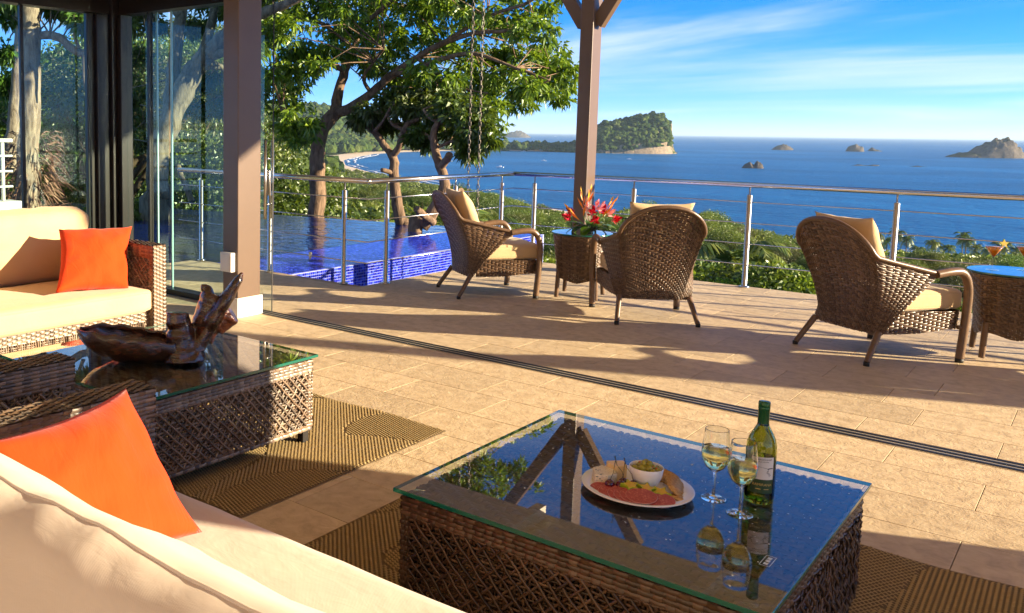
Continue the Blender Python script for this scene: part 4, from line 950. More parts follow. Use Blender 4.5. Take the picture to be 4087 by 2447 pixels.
CLUMPS = [[[-9.93,13.3,5.45,0.32],[-9.94,14.38,5.74,0.29],[-8.81,13.46,5.36,0.4],[-7.65,12.75,5.02,0.32],[-11.78,12.42,4.99,0.36],[-10.98,12.38,5.02,0.38],[-10.34,12.33,4.93,0.38],[-10.88,14.09,5.14,0.4],[-10.51,14.43,5.17,0.36],[-8.4,12.58,4.7,0.26],[-8.14,13.13,4.7,0.34],[-8.35,14.26,4.93,0.32],[-8.49,15.68,5.09,0.4],[-10.61,10.49,4.05,0.33],[-11.34,11.93,4.33,0.4],[-11.0,12.27,4.48,0.39],[-11.72,13.74,4.8,0.43],[-9.33,11.58,4.09,0.29],[-8.68,11.57,4.03,0.34],[-8.88,12.77,4.34,0.35],[-9.8,15.21,4.62,0.37],[-7.55,12.28,4.11,0.31],[-7.43,12.91,4.13,0.32],[-8.52,15.79,4.59,0.34],[-11.62,11.4,3.96,0.33],[-11.61,11.94,3.99,0.35],[-11.47,12.6,4.07,0.34],[-10.76,12.22,4.0,0.4],[-10.5,12.74,4.09,0.33],[-9.02,11.39,3.68,0.32],[-9.24,12.61,3.88,0.35],[-8.25,11.96,3.66,0.24],[-8.74,13.44,3.85,0.3],[-8.11,13.2,3.86,0.3],[-7.92,13.59,3.85,0.3],[-8.12,15.04,4.15,0.36],[-6.97,13.52,3.81,0.35],[-10.58,10.19,3.35,0.33],[-11.17,11.41,3.54,0.37],[-11.3,12.39,3.69,0.32],[-9.64,11.18,3.38,0.27],[-11.14,13.48,3.79,0.41],[-10.38,13.13,3.67,0.39],[-9.11,12.43,3.49,0.27],[-9.04,13.06,3.56,0.31],[-8.22,12.42,3.41,0.36],[-9.67,15.24,3.72,0.43],[-7.68,13.05,3.35,0.37],[-7.82,14.27,3.5,0.36],[-10.44,10.14,3.03,0.27],[-10.05,10.41,3.03,0.34],[-11.88,13.13,3.32,0.43],[-11.15,13.01,3.29,0.28],[-10.42,12.53,3.25,0.36],[-9.59,12.3,3.07,0.34],[-10.29,13.87,3.26,0.35],[-9.97,14.27,3.4,0.36],[-9.6,14.47,3.28,0.42],[-9.18,14.99,3.45,0.38],[-8.32,14.02,3.25,0.3],[-6.91,12.53,3.0,0.33],[-10.48,10.11,2.74,0.25],[-11.24,11.68,2.77,0.28],[-11.45,12.24,2.91,0.32],[-10.28,11.66,2.8,0.28],[-9.93,12.22,2.8,0.35],[-10.16,13.13,2.94,0.32],[-9.69,13.56,2.91,0.39],[-9.54,14.04,2.94,0.35],[-8.25,12.8,2.74,0.31],[-8.24,13.61,2.79,0.27],[-7.81,13.64,2.74,0.38],[-7.58,14.16,2.79,0.3],[-8.29,15.61,2.91,0.39],[-11.64,11.61,2.44,0.37],[-10.39,10.6,2.36,0.24],[-9.87,10.86,2.45,0.25],[-10.9,13.69,2.63,0.29],[-10.58,13.91,2.5,0.39],[-8.3,11.81,2.37,0.33],[-8.11,12.27,2.39,0.33],[-8.22,13.18,2.38,0.26],[-7.6,12.91,2.36,0.28],[-7.7,13.79,2.45,0.36],[-7.39,14.07,2.49,0.31],[-7.28,14.1,2.47,0.39],[-12.14,12.14,2.27,0.38],[-11.58,12.09,2.2,0.34],[-10.3,13.7,2.31,0.29],[-9.86,13.89,2.24,0.34],[-9.36,13.62,2.26,0.3],[-9.72,15.06,2.34,0.4],[-9.12,14.98,2.23,0.35],[-7.02,12.56,2.16,0.26],[-7.46,13.78,2.2,0.28],[-8.26,16.07,2.25,0.32],[-12.27,12.44,1.92,0.36],[-9.94,13.84,1.95,0.35],[-10.13,14.82,2.01,0.41],[-9.38,14.21,2.01,0.31],[-8.03,12.93,1.84,0.36],[-8.4,14.75,2.01,0.3],[-12.21,12.66,1.56,0.33],[-10.08,10.6,1.62,0.33],[-8.81,12.94,1.6,0.29],[-8.32,13.16,1.63,0.25],[-8.64,14.08,1.67,0.3],[-10.1,10.75,1.39,0.31],[-12.11,12.87,1.33,0.31],[-10.58,11.63,5.72,0.43],[-10.95,12.83,5.92,0.37],[-10.73,13.4,5.99,0.37],[-8.76,11.84,5.36,0.35],[-9.69,13.82,5.98,0.43],[-9.12,13.99,5.95,0.41],[-7.74,12.58,5.31,0.37],[-8.29,14.89,6.0,0.38],[-10.75,11.91,6.21,0.4],[-11.04,12.96,6.57,0.34],[-9.67,12.32,6.1,0.4],[-8.64,11.6,5.76,0.39],[-8.88,12.88,6.13,0.4],[-9.35,14.47,6.56,0.41],[-7.9,13.14,5.91,0.31],[-11.32,12.77,7.1,0.44],[-10.88,13.23,7.11,0.39],[-8.91,11.89,6.27,0.36],[-9.49,13.45,6.87,0.39],[-7.94,12.03,6.18,0.37],[-8.09,13.52,6.49,0.43],[-11.61,13.77,7.86,0.44],[-9.94,12.72,7.24,0.43],[-10.15,13.92,7.54,0.33],[-8.98,13.3,7.15,0.38],[-8.7,13.67,7.18,0.32],[-11.19,14.03,8.39,0.43],[-9.88,13.42,7.94,0.43],[-8.4,11.94,7.09,0.31]],[[-9.14,11.26,1.75,0.21],[-9.12,11.65,1.86,0.24],[-8.47,11.4,1.81,0.23],[-8.24,11.57,1.81,0.23],[-8.66,11.88,1.57,0.2],[-9.13,11.78,1.56,0.16],[-7.96,11.52,1.63,0.17],[-9.43,11.4,1.62,0.14],[-9.09,11.94,2.01,0.22],[-8.47,11.77,1.99,0.24]],[[-7.53,11.2,1.79,0.22],[-7.19,11.07,1.62,0.22],[-6.91,11.01,1.51,0.2],[-7.53,11.44,1.41,0.18],[-7.11,11.12,1.3,0.16],[-8.05,11.21,1.45,0.16],[-7.99,11.25,1.28,0.15],[-7.67,11.35,1.93,0.22],[-7.23,11.4,1.75,0.22],[-6.75,10.99,1.36,0.12],[-8.12,11.16,1.37,0.12],[-7.07,11.03,1.15,0.1]],[[-13.39,9.64,3.25,0.32],[-13.62,10.17,3.61,0.33],[-12.96,10.22,3.85,0.35],[-14.07,10.4,2.75,0.3],[-14.57,10.57,2.31,0.29],[-13.44,10.41,3.32,0.21],[-12.4,10.89,3.59,0.28],[-11.46,10.43,3.54,0.27],[-10.91,10.29,3.67,0.32],[-12.21,10.34,3.94,0.34],[-13.02,10.93,3.34,0.21],[-13.15,11.55,2.48,0.25],[-13.05,11.66,2.09,0.27],[-13.63,11.75,2.35,0.26],[-13.74,11.63,1.86,0.28],[-13.85,12.27,1.8,0.28],[-14.98,10.86,1.85,0.32],[-14.81,11.09,2.1,0.27],[-14.83,11.06,1.52,0.32],[-14.57,10.56,1.28,0.31],[-14.34,10.88,1.2,0.22],[-10.28,10.23,3.61,0.28],[-10.09,10.41,3.74,0.25]],[[-10.46,6.85,3.0,0.2],[-10.89,6.91,3.21,0.25],[-11.01,6.72,3.09,0.19],[-10.17,6.74,2.81,0.16],[-11.29,6.24,2.95,0.25],[-11.83,6.5,2.45,0.23],[-11.81,6.54,2.05,0.19],[-10.9,6.12,3.22,0.26],[-10.33,7.05,3.23,0.24],[-10.44,6.87,3.43,0.26]]]
# ------------------------------------------------------------------ trees
def leaf_quads(base, dirn, length, width, rng, droop=.35):
    """folded leaf: base, left, tip, right"""
    n = len(base); d = dirn/np.linalg.norm(dirn, axis=1, keepdims=True); up = rng.normal(size=(n, 3)); sd = np.cross(d, up); sd /= np.linalg.norm(sd, axis=1, keepdims=True)+1e-9
    L = length[:, None]; W = width[:, None]; mid = base + d*L*.45; tip = base + d*L + np.array([0, 0, -1])*L*droop
    nr = np.cross(sd, d)
    V = np.stack([base, mid + sd*W*.5 + nr*W*.12, tip, mid - sd*W*.5 + nr*W*.12], 1).reshape(-1, 3); F = np.arange(n*4).reshape(n, 4); return V, F
def hero_leaves(cl, seed, tufts=14, per=30, L=.118, Wd=.050, flat=.6):
    rng = np.random.default_rng(seed); Bs, Ds = [], []
    for x, y, z, r in cl:
        k = max(4, int(tufts*rng.uniform(.75, 1.25)))
        p = rng.normal(size=(k, 3)); p /= np.linalg.norm(p, axis=1, keepdims=True); p *= (rng.uniform(.15, 1, (k, 1))**.5)*r*1.15; p[:, 2] *= flat
        c = p + (x, y, z)
        for q in c:
            m_ = int(per*rng.uniform(.7, 1.3)); dd = rng.normal(size=(m_, 3)); dd[:, 2] = dd[:, 2]*.7 - .25; dd /= np.linalg.norm(dd, axis=1, keepdims=True)
            Bs.append(q + dd*rng.uniform(.01, .10, (m_, 1))); Ds.append(dd)
    Bs, Ds = np.concatenate(Bs), np.concatenate(Ds); n = len(Bs)
    return leaf_quads(Bs, Ds, L*rng.uniform(.7, 1.25, n), Wd*rng.uniform(.75, 1.2, n), rng)
def branch_mesh(lines, seed, n=9, twigs=None):
    rng = random.Random(seed); mb = MB()
    for ln in lines:
        pts = [Vector(q[:3]) for q in ln]; rad = [q[3] for q in ln]; P = []; Q = []
        for i in range(len(pts)-1):
            for k in range(4):
                s = k/4; p0 = pts[max(0, i-1)]; p1 = pts[i]; p2 = pts[i+1]; p3 = pts[min(len(pts)-1, i+2)]
                c = .5*((2*p1) + (p2-p0)*s + (2*p0-5*p1+4*p2-p3)*s*s + (-p0+3*p1-3*p2+p3)*s**3)
                r = rad[i]*(1-s)+rad[i+1]*s; j = r*.10
                P.append(c + Vector((rng.uniform(-j, j), rng.uniform(-j, j), rng.uniform(-j, j)))); Q.append(r*rng.uniform(.94, 1.06))
        P.append(pts[-1]); Q.append(rad[-1]); mb.tube(P, Q, n)
    for a, b in (twigs or []):
        a, b = Vector(a), Vector(b); mid = (a+b)/2 + Vector((rng.uniform(-.1, .1), rng.uniform(-.1, .1), rng.uniform(-.05, .15)))*(a-b).length
        mb.tube([a, mid, b], [.014, .009, .005], 4, cap=False)
    return mb
def twig_links(lines, clusters, per=2):
    nodes = [q for ln in lines for q in ln]; out = []
    for c in clusters:
        ds = sorted(nodes, key=lambda q: (q[0]-c[0])**2+(q[1]-c[1])**2+(q[2]-c[2])**2)[:per]
        for q in ds: out.append((q[:3], c[:3]))
    return out
def hero_tree(key, cl, label, barkm, leafm, seed, **kw):
    b = TREES[key][0][0]; root = empty('tree', (b[0], b[1], b[2]), 0, label, 'tree')
    off = (-b[0], -b[1], -b[2])
    z0 = float(ground_z(b[0], b[1])); lines = [list(map(list, l)) for l in TREES[key]]
    lines[0].insert(0, [b[0]+.1, b[1]-.1, min(z0-.5, b[2]-1), b[3]*1.25])
    branch_mesh(lines[:1], seed).build('trunk', M[barkm], root, off)
    branch_mesh(lines[1:], seed+1, 8).build('branches', M[barkm], root, off)
    branch_mesh([], seed+2, 6, twig_links(lines[1:], cl)).build('twigs', M[barkm], root, off)
    V, F = hero_leaves(cl, seed, **kw); tag(link('crown', npmesh('crown', V, F, M[leafm]), root, off), kind='stuff'); return root
hero_tree('a', CLUMPS[0], 'tall spreading tree behind the pool whose sunlit crown fills the sky', 'bark_warm', 'leaf_hero', 11)
hero_tree('b', CLUMPS[1], 'slender forked tree right of the tall one, with cut side limb', 'bark_warm', 'leaf_dark', 12, tufts=14, L=.105)
hero_tree('c', CLUMPS[2], 'crooked tree with sawn off branch stubs behind the left tub chair', 'bark_warm', 'leaf_dark', 13, tufts=14, L=.105)
hero_tree('d', CLUMPS[3], 'big leaning pale trunk tree seen through the glass doors', 'bark_grey', 'leaf_dark', 14)
hero_tree('e', CLUMPS[4], 'straight pale trunk with one bent limb at the far left', 'bark_pink', 'leaf_dark', 15)
# dry epiphytes and roots clinging to the far left trunk
t = NT('dry_leaf'); c = t.ramp(t.rnd_isl(), [(.2, (.10, .045, .03)), (.6, (.22, .11, .07)), (.9, (.34, .2, .13))]); t.done(t.pbsdf(c, .9))
rng = np.random.default_rng(8); k = 1300; zz_ = rng.uniform(-.4, 1.35, k); b0 = np.array(TREES['e'][0][2][:2]); a = rng.uniform(0, 6.28, k); rr = .17 + rng.uniform(0, .22, k)
Bs = np.stack([b0[0]+np.cos(a)*rr, b0[1]+np.sin(a)*rr, zz_], 1); Ds = np.stack([np.cos(a), np.sin(a), rng.uniform(-1.2, .8, k)], 1)
V, F = leaf_quads(Bs, Ds, rng.uniform(.1, .3, k), rng.uniform(.01, .03, k), rng); ep = link('epiphyte', npmesh('epiphyte', V, F, M['dry_leaf'])); tag(ep, 'reddish brown dry epiphytes clinging to the far left trunk', 'epiphyte')

# ---- crown library for the slope below
def crown_lib(seed, n, ls, flat, lumps, droop=.2):
    rng = np.random.default_rng(seed); c = rng.normal(size=(lumps, 3)); c /= np.linalg.norm(c, axis=1, keepdims=True); c *= rng.uniform(.12, .38, (lumps, 1)); c[:, 2] = np.abs(c[:, 2])*flat + .02
    rad = rng.uniform(.13, .24, lumps); k = rng.choice(lumps, n, p=rad**2/np.sum(rad**2)); p = rng.normal(size=(n, 3)); p /= np.linalg.norm(p, axis=1, keepdims=True)
    p[:, 2] = np.abs(p[:, 2])*np.where(rng.random(n) < .75, 1, -1)
    pos = c[k] + p*rad[k][:, None]*rng.uniform(.72, 1.08, (n, 1))*np.array([1, 1, .8]); d = p + rng.normal(size=(n, 3))*.75; d[:, 2] -= .15
    return leaf_quads(pos, d, ls*rng.uniform(.6, 1.4, n), ls*.62*rng.uniform(.6, 1.3, n), rng, droop)
LIB = [(crown_lib(31, 20000, .018, .65, 15), 'leaf_mid'), (crown_lib(32, 20000, .0165, .45, 20), 'leaf_yellow'), (crown_lib(33, 20000, .018, .85, 14), 'leaf_dark'), (crown_lib(34, 20000, .0165, .5, 20), 'leaf_mid'), (crown_lib(35, 11000, .017, .55, 17), 'leaf_olive'), (crown_lib(36, 20000, .019, .7, 14), 'leaf_yellow')]
KIND = ['dense mid green tree on the slope below the terrace', 'flat topped yellow green tree on the slope below the terrace', 'tall dark green tree on the slope below the terrace', 'broad layered green tree on the slope below the terrace', 'thin olive brown tree on the slope below the terrace', 'bright bushy tree on the slope below the terrace']
lib_me = [npmesh('crown', *vf, M[mm]) for vf, mm in LIB]
def trunk_lib(seed):
    rng = random.Random(seed); mb = MB(); top = Vector((rng.uniform(-.05, .05), rng.uniform(-.05, .05), .1))
    mb.tube([(0, 0, -1.2), (0, 0, -.5), top*.5, top], [.032, .026, .02, .012], 6)
    for k in range(6):
        a = rng.uniform(0, 6.28); mb.tube([(0, 0, -.3+rng.uniform(0, .2)), (.14*math.cos(a), .14*math.sin(a), -.05), (.3*math.cos(a), .3*math.sin(a), .12)], [.016, .011, .005], 5)
    return mb.mesh('trunk', M['bark_dark'])
trunk_me = [trunk_lib(50+i) for i in range(6)]
# the hillside falls away to the sea: steepest slope down to the crown tops, by bearing from the house
BEARING = np.array([(-70.19, .0256), (-48.2, .0345), (-46.63, -.0398), (-45.58, -.0488), (-42.43, -.0473), (-41.38, -.0502), (-38.74, -.0546), (-36.12, -.0557), (-33.52, -.0584), (-30.95, -.0664), (-28.4, -.0796), (-25.91, -.0834), (-23.51, -.0787), (-22.11, -.0703), (-20.26, -.0707), (-18.44, -.0761), (-16.63, -.0901), (-14.48, -.095), (-12.38, -.108), (-3.62, -.0995)])
bearing = lambda x, y: math.degrees(math.atan2(x, y))
def cap_z(x, y): return EYE + math.hypot(x, y)*float(np.interp(bearing(x, y), BEARING[:, 0], BEARING[:, 1]))
def slope_spots(n, r0, r1, gap0, gap1, seed, a0=-66, a1=0):
    rng = np.random.default_rng(seed); N = n*50; r = np.exp(rng.uniform(math.log(r0), math.log(r1), N)); a = np.radians(rng.uniform(a0, a1, N)); x, y = r*np.sin(a), r*np.cos(a)
    ok = ~((r < 22) & (x > -17.5) & (y < 12.6) & (x < -5)) & ~((y < 10.8) & (x > -6.5)) & ~((inland(x, y) < 25) & (r > 200)); out = np.zeros((n, 3)); k = 0
    for q in np.nonzero(ok)[0]:
        g = gap0 + (gap1-gap0)*(r[q]-r0)/(r1-r0)
        if k and np.min((out[:k, 0]-x[q])**2 + (out[:k, 1]-y[q])**2) < g*g: continue
        out[k] = x[q], y[q], r[q]; k += 1
        if k == n: break
    return [tuple(float(v) for v in o) for o in out[:k]]
def WHERE(x, y, r):
    b = bearing(x, y); side = 'seen through the glass doors' if b < -47.7 else 'behind the pool' if b < -33 else 'beyond the left tub chair' if b < -24 else 'beyond the middle tub chair' if b < -14 else 'beyond the right tub chair'
    return ('close by, ' if r < 40 else 'down the slope, ' if r < 100 else 'far down near the shore, ') + side
rng = random.Random(77); near = slope_spots(55, 17, 60, 3.0, 5, 24, -66, -47.8) + slope_spots(235, 34, 225, 4.6, 9.0, 21, -47.6, 0); near.sort(key=lambda q: q[2])
for i, (x, y, r) in enumerate(near):
    k = rng.choice([0, 0, 1, 1, 2, 3, 3, 4, 5, 5]); size = min(11, 4.6 + r*.03)*rng.uniform(.75, 1.35)
    gz = float(ground_z(x, y)); lim = (cap_z(x, y) - EYE)/r; f = float(sst(34, 175, r)); top = EYE + r*(-.225 + (lim + .225)*f) + rng.uniform(-1.6, .8)*(1 - f*.45); inner = bearing(x, y) < -47.7      # tall wood beside the house
    if inner:
        size = rng.uniform(3.2, 5.5)*(1 + r/60); top = min(EYE + r*(rng.uniform(-.045, .03) if bearing(x, y) < -57.5 else rng.uniform(-.02, .13)), 8)
    top = min(top, gz + 17 if not inner else top); top = max(top, gz + size*.35)
    root = empty('tree', (x, y, gz), rng.uniform(0, 6.28), KIND[k].replace('on the slope below the terrace', WHERE(x, y, r)), 'tree', 'trees on the slope below the terrace')
    cz = top - gz - size*(.42 if k != 2 else .5)
    c = link('crown', lib_me[k], root, (0, 0, cz)); c.scale = (size, size, size*rng.uniform(.85, 1.3)); c['kind'] = 'stuff'
    tk = link('trunk', trunk_me[k], root, (0, 0, cz)); s_ = max(size, cz/1.15); tk.scale = (size, size, s_)

# ---- wood in the middle distance and far hills
rng = np.random.default_rng(9); mid = slope_spots(850, 190, 760, 7.5, 12, 22) + slope_spots(800, 120, 1060, 7.0, 11, 23, -48, -33)
lo = [crown_lib(41+i, 280, .12, .6, 11) for i in range(4)]; VV, FF, b = [], [], 0
for i, (x, y, r) in enumerate(mid):
    v, f = lo[i % 4]; s_ = rng.uniform(8, 13); top = min(cap_z(x, y), float(ground_z(x, y))+14); z = max(top - s_*.42, float(ground_z(x, y))+1)
    a = rng.uniform(0, 6.28); ca, sa = math.cos(a), math.sin(a)
    VV.append(np.stack([(v[:, 0]*ca-v[:, 1]*sa)*s_+x, (v[:, 0]*sa+v[:, 1]*ca)*s_+y, v[:, 2]*s_+z], 1)); FF.append(f+b); b += len(v)
tag(link('wood', npmesh('wood', np.concatenate(VV), np.concatenate(FF), M['leaf_mid'])), 'green woodland between the terrace slope and the beach', 'forest', kind='stuff')
n = 30000; r = np.sqrt(rng.uniform(960**2, 3600**2, n)); a = np.radians(rng.uniform(-66, -18, n)); x, y = r*np.sin(a), r*np.cos(a); d = inland(x, y)
k = (d > np.where(r < 1900, 62, 26)); x, y, r, d = x[k], y[k], r[k], d[k]; z = ground_z(x, y); rad = rng.uniform(5.5, 11, len(x))*(1+(r-330)/6000)
order = np.argsort(r); keep = []
for i in order: keep.append(i)
keep = np.array(keep[:9500]); P = np.stack([x, y, z + rad*.8], 1)[keep]
nr = r[keep] < 1500; (V, F), (V2, F2) = blobs(P[nr], rad[keep][nr], 4, .9), blobs(P[~nr], rad[keep][~nr], 5, .9, ICO1_V, ICO1_F); F = np.concatenate([F, F2+len(V)]); V = np.concatenate([V, V2])
tag(link('far_forest', npmesh('far_forest', V, F, M['canopy'], False)), 'hazy wooded hills behind the beach', 'forest', kind='stuff')
# row of trees on the spit before the island
q = []
for i in range(150):
    s = i/150; p0, p1 = np.array((-1375, 2060)), np.array((-1150, 2330)); c = p0 + (p1-p0)*s + rng.normal(size=2)*[14, 10]; q.append((c[0]-8, c[1]+14, SEA+8+rng.uniform(0, 8)))
V, F = blobs(np.array(q, float), rng.uniform(6, 13, 150), 6, 1.0); tag(link('spit_trees', npmesh('spit_trees', V, F, M['canopy'], False)), 'dark line of trees on the sand spit left of the island', 'forest', kind='stuff')

# ---- coconut palms
def palm_mesh(seed):
    rng = random.Random(seed); V, F = [], []
    for k in range(17):
        az = k*2.4 + rng.uniform(-.25, .25); el = rng.choice([1.1, .75, .35, .0, -.35]) + rng.uniform(-.15, .15); L = rng.uniform(3.0, 3.8); p = Vector((0, 0, 0)); d = Vector((math.cos(az)*math.cos(el), math.sin(az)*math.cos(el), math.sin(el)))
        sd = Vector((-math.sin(az), math.cos(az), 0)); n = 13
        for i in range(n):
            q = p + d*L/n; w = .95*math.sin(math.pi*min(1, (i+1.2)/(n+.6)))**.6
            for s in (-1, 1):
                o = sd*s*w + d*w*.45 + Vector((0, 0, -w*.45)); b = len(V); V += [p, p + (q-p)*.75, p + (q-p)*.55 + o, p + o*.55 - Vector((0, 0, .05))]; F.append((b, b+1, b+2, b+3))
            p = q; d = (d + Vector((0, 0, -.13 - .02*i))).normalized()
    return npmesh('fronds', np.array([tuple(v) for v in V]), np.array(F), M['leaf_palm'])
palms = [palm_mesh(60+i) for i in range(3)]
def palm_trunk(h):
    m = MB(); m.tube([(.25*h*.1, .1, 0), (.12, .05, h*.4), (.02, 0, h*.8), (0, 0, h)], [.24, .19, .16, .14], 7); return m.mesh('trunk', M['bark_grey'])
ptr = {h: palm_trunk(h) for h in (9, 11, 13)}
rngp = random.Random(12)
def palm(x, y, top=None, h=None):
    h = h or rngp.choice([9, 11, 13]); gz = max(float(ground_z(x, y)), SEA+.5) if top is None else top - h
    o = empty('coconut_palm', (x, y, gz), rngp.uniform(0, 6.28), 'coconut palm in the row along the shore' if top is None else 'lone palm rising from the slope among broadleaf trees', 'palm', 'palms along the shore' if top is None else 'palms on the slope')
    c = link('fronds', rngp.choice(palms), o, (0, 0, h)); c['kind'] = 'stuff'; s = rngp.uniform(.95, 1.25); c.scale = (s, s, s); link('trunk', ptr[h], o)
for x, y in [(-87.5, 388.6), (-79.4, 369.3), (-79.8, 378.7), (-79.4, 396.5), (-73.6, 389.2), (-71.2, 392), (-67.5, 383.7), (-67.5, 402.6), (-64, 399.7), (-60, 395), (-54.8, 384.3), (-48.7, 369.6), (-52.1, 405.3), (-44.2, 373), (-44.1, 407.5), (-40.9, 386.8), (-37.6, 382.7), (-33.3, 377), (-30.1, 372.8), (-30.9, 403.5), (-26.5, 387.9), (-23.6, 390.4), (-20.4, 372.7)]: palm(x, y)
for x, y, z in [(-37.8, 58.9, -5.7), (-50.3, 80.6, -7.3), (-41.5, 68.4, -7.1), (-17.6, 57.4, -6.7), (-20.6, 72.1, -7.7), (-33.1, 146.3, -13.4), (-36, 166.1, -15.5), (-14.6, 45.7, -6.1)]: palm(x, y, z, 9)

# ---- leafy shrubs right behind the railing
sh = crown_lib(71, 12000, .034, .8, 12); sh_me = npmesh('leaves', *sh, M['leaf_mid']); sh2 = npmesh('leaves', *crown_lib(72, 12000, .032, .7, 12), M['leaf_hero'])
for i, (x, y, top, s) in enumerate([(-4.31, 14.37, -.63, 2.6), (-3.31, 12.57, -.29, 2), (-3.07, 13.15, -.24, 2.4), (-5.13, 15.15, -.68, 2.6), (-5.96, 15.92, -.85, 2.6), (-7.86, 15.07, -.74, 2.6), (-2.73, 13.73, -.61, 2.2), (-1.8, 12.37, -.54, 2.2), (-1.17, 12.24, -.41, 2), (-.94, 12.97, -.28, 2.4), (-9.02, 15.58, -.74, 2.4), (-12.53, 9.12, .33, 1.6)]):
    gz = min(float(ground_z(x, y)), top-1.2)
    o = empty('shrub', (x, y, gz), i*1.3, 'bright leafy shrub just below the terrace edge' if i < 11 else 'glossy green shrub behind the glass beside the leaning trunk', 'shrub', 'shrubs below the terrace edge' if i < 11 else None)
    c = link('leaves', sh_me if i % 2 == 0 else sh2, o, (0, 0, top-gz-s*.4)); c.scale = (s,)*3; c['kind'] = 'stuff'
    m = MB()
    for q in range(4): m.tube([(0, 0, 0), (.1*math.cos(q*1.6), .1*math.sin(q*1.6), (top-gz)*.5), (.3*math.cos(q*1.6), .3*math.sin(q*1.6), top-gz-s*.3)], [.03, .022, .012], 5)
    m.build('stem', M['bark_dark'], o)

# ---- boats
plain('boat_white', (.8, .8, .8), .4, var=.03)
def boat(x, y, L, rz, label):
    b = empty('motor_boat', (x, y, SEA), rz, label, 'boat'); m = MB(); w = L*.16
    m.add([(-L/2, -w, 0), (-L/2, w, 0), (L*.2, w, 0), (L/2, 0, 0), (L*.2, -w, 0), (-L/2, -w*1.15, L*.13), (-L/2, w*1.15, L*.13), (L*.2, w*1.2, L*.15), (L*.56, 0, L*.19), (L*.2, -w*1.2, L*.15)],
          [(4,3,2,1,0),(5,6,7,8,9),(0,1,6,5),(1,2,7,6),(2,3,8,7),(3,4,9,8),(4,0,5,9)]); m.build('hull', M['boat_white'], b)
    m = MB(); m.box((-L*.2, -w*.7, L*.14), (L*.12, w*.7, L*.27)); m.build('cabin', M['boat_white'], b, bevel=.1); return b
for x, y, L, lab in ((-760, 1782, 9, 'tiny white speedboat with a wake off the island'), (-686, 1153, 11, 'small boat close inshore, nearest of the boats'), (-879, 1311, 8, 'white boat nearest the beach'), (-799, 1267, 9, 'white boat between the hanging chains and the bay'), (-1236, 2201, 12, 'small white boat moored off the spit'), (-6098, 11743, 34, 'white boat far out near the horizon'), (-802, 1502, 9, 'small white skiff in mid bay')):
    boat(x, y, L, R(200), lab)
x, y = -757, 1784; m = MB(); m.grid(np.array([[(x+i*3.2*.8, y+i*3.2*.6*j*.02 + j*(.5+i*.12), SEA+.25) for j in (-1, 0, 1)] for i in range(12)])); tag(m.build('wake', M['foam']), kind='structure')
# ================================================================== THINGS ON THE TABLES
RZ = R(41.8)
plain('porcelain', (.80, .80, .79), .12, 0, .6, var=.02)
def plate_empty(name, loc, label, cat): return empty(name, loc, RZ, label, cat)
TZ = .4203
PC = Vector((-.99, 2.487, TZ)); cR, sR = math.cos(RZ), math.sin(RZ)
def on_plate(x, y, z=0): return (PC.x + x*cR - y*sR, PC.y + x*sR + y*cR, PC.z + z)
m = MB(); m.lathe([(0, .0), (.085, .0), (.09, .002), (.125, .008), (.154, .017), (.156, .0185), (.154, .020), (.125, .012), (.092, .0062), (0, .0055)], 64)
tag(m.build('plate', M['porcelain'], None, PC), 'round white plate holding cheese, salami, fruit and crackers', 'plate')
PZ = .0063
m = MB(); m.lathe([(0, 0), (.024, 0), (.026, .003), (.037, .018), (.045, .040), (.0475, .062), (.0465, .0632), (.0455, .062), (.043, .041), (.034, .018), (.022, .008), (0, .007)], 48)
BW = on_plate(.031, .017, PZ); tag(m.build('olive_bowl', M['porcelain'], None, BW), 'small white bowl filled with green olives on the plate', 'bowl')
t = NT('olive'); t.done(t.pbsdf(t.ramp(t.noise(t.coord(), 90, 3), [(.3, (.20, .18, .015)), (.7, (.36, .32, .04))]), .22, 0, .5)); plain('pimento', (.55, .05, .01), .3)
rng = random.Random(2); m = MB(); m.ball((0, 0, 0), .0098, 14, 10, 0, (1, 1, 1.18)); m.ball((0, 0, .0104), .0030, 8, 5, 1, (1, 1, .6)); om = m.mesh('olive', [M['olive'], M['pimento']])
ol = []
for ring, (n, rad, z) in enumerate(((9, .032, .053), (5, .018, .060), (8, .029, .038), (5, .014, .042), (3, .010, .071))):
    for k in range(n):
        a = k*6.283/n + ring*.5 + rng.uniform(-.15, .15); p = (BW[0]+rad*math.cos(a), BW[1]+rad*math.sin(a), BW[2]+z+rng.uniform(-.001, .002))
        o = link('olive', om, None, p, (rng.uniform(0, 6), rng.uniform(0, 6), rng.uniform(0, 6))); tag(o, 'green pimento stuffed olive heaped in the white bowl', 'olive', 'olives in the white bowl')
# cheeses
t = NT('blue_cheese'); co = t.coord(); v = t.math('LESS_THAN', t.noise(t.coord('Object', (1, 1, 1.8)), 120, 5, .7, 1.2), .405)
t.done(t.pbsdf(t.mix(v, t.ramp(t.noise(co, 60, 4), [(.3, (.66, .56, .36)), (.7, (.80, .74, .56))]), (.06, .10, .11)), .5, 0, .35, t.bump(t.noise(co, 160, 4), .5, .003)))
plain('hard_cheese', (.74, .54, .26), .45, var=.05, vs=30)
def wedge(name, base, h, mat, label, slope=0):
    n = len(base); m = MB(); vs = [(x, y, 0) for x, y in base] + [(x*.98, y*.98, h + slope*y) for x, y in base]
    m.add(vs, [tuple(range(n))[::-1], tuple(range(n, 2*n))] + [(i, (i+1) % n, n+(i+1) % n, n+i) for i in range(n)])
    o = m.build(name, M[mat], None, on_plate(0, 0, PZ+.0008), (0, 0, RZ), bevel=.0025); o.modifiers.new('sub', 'SUBSURF').subdivision_type = 'SIMPLE'; return tag(o, label, 'cheese')
wedge('blue_cheese', [(-.120, .018), (-.082, .012), (-.050, .028), (-.048, .080), (-.075, .098), (-.108, .080)], .034, 'blue_cheese', 'wedge of blue veined cheese at the back left of the plate')
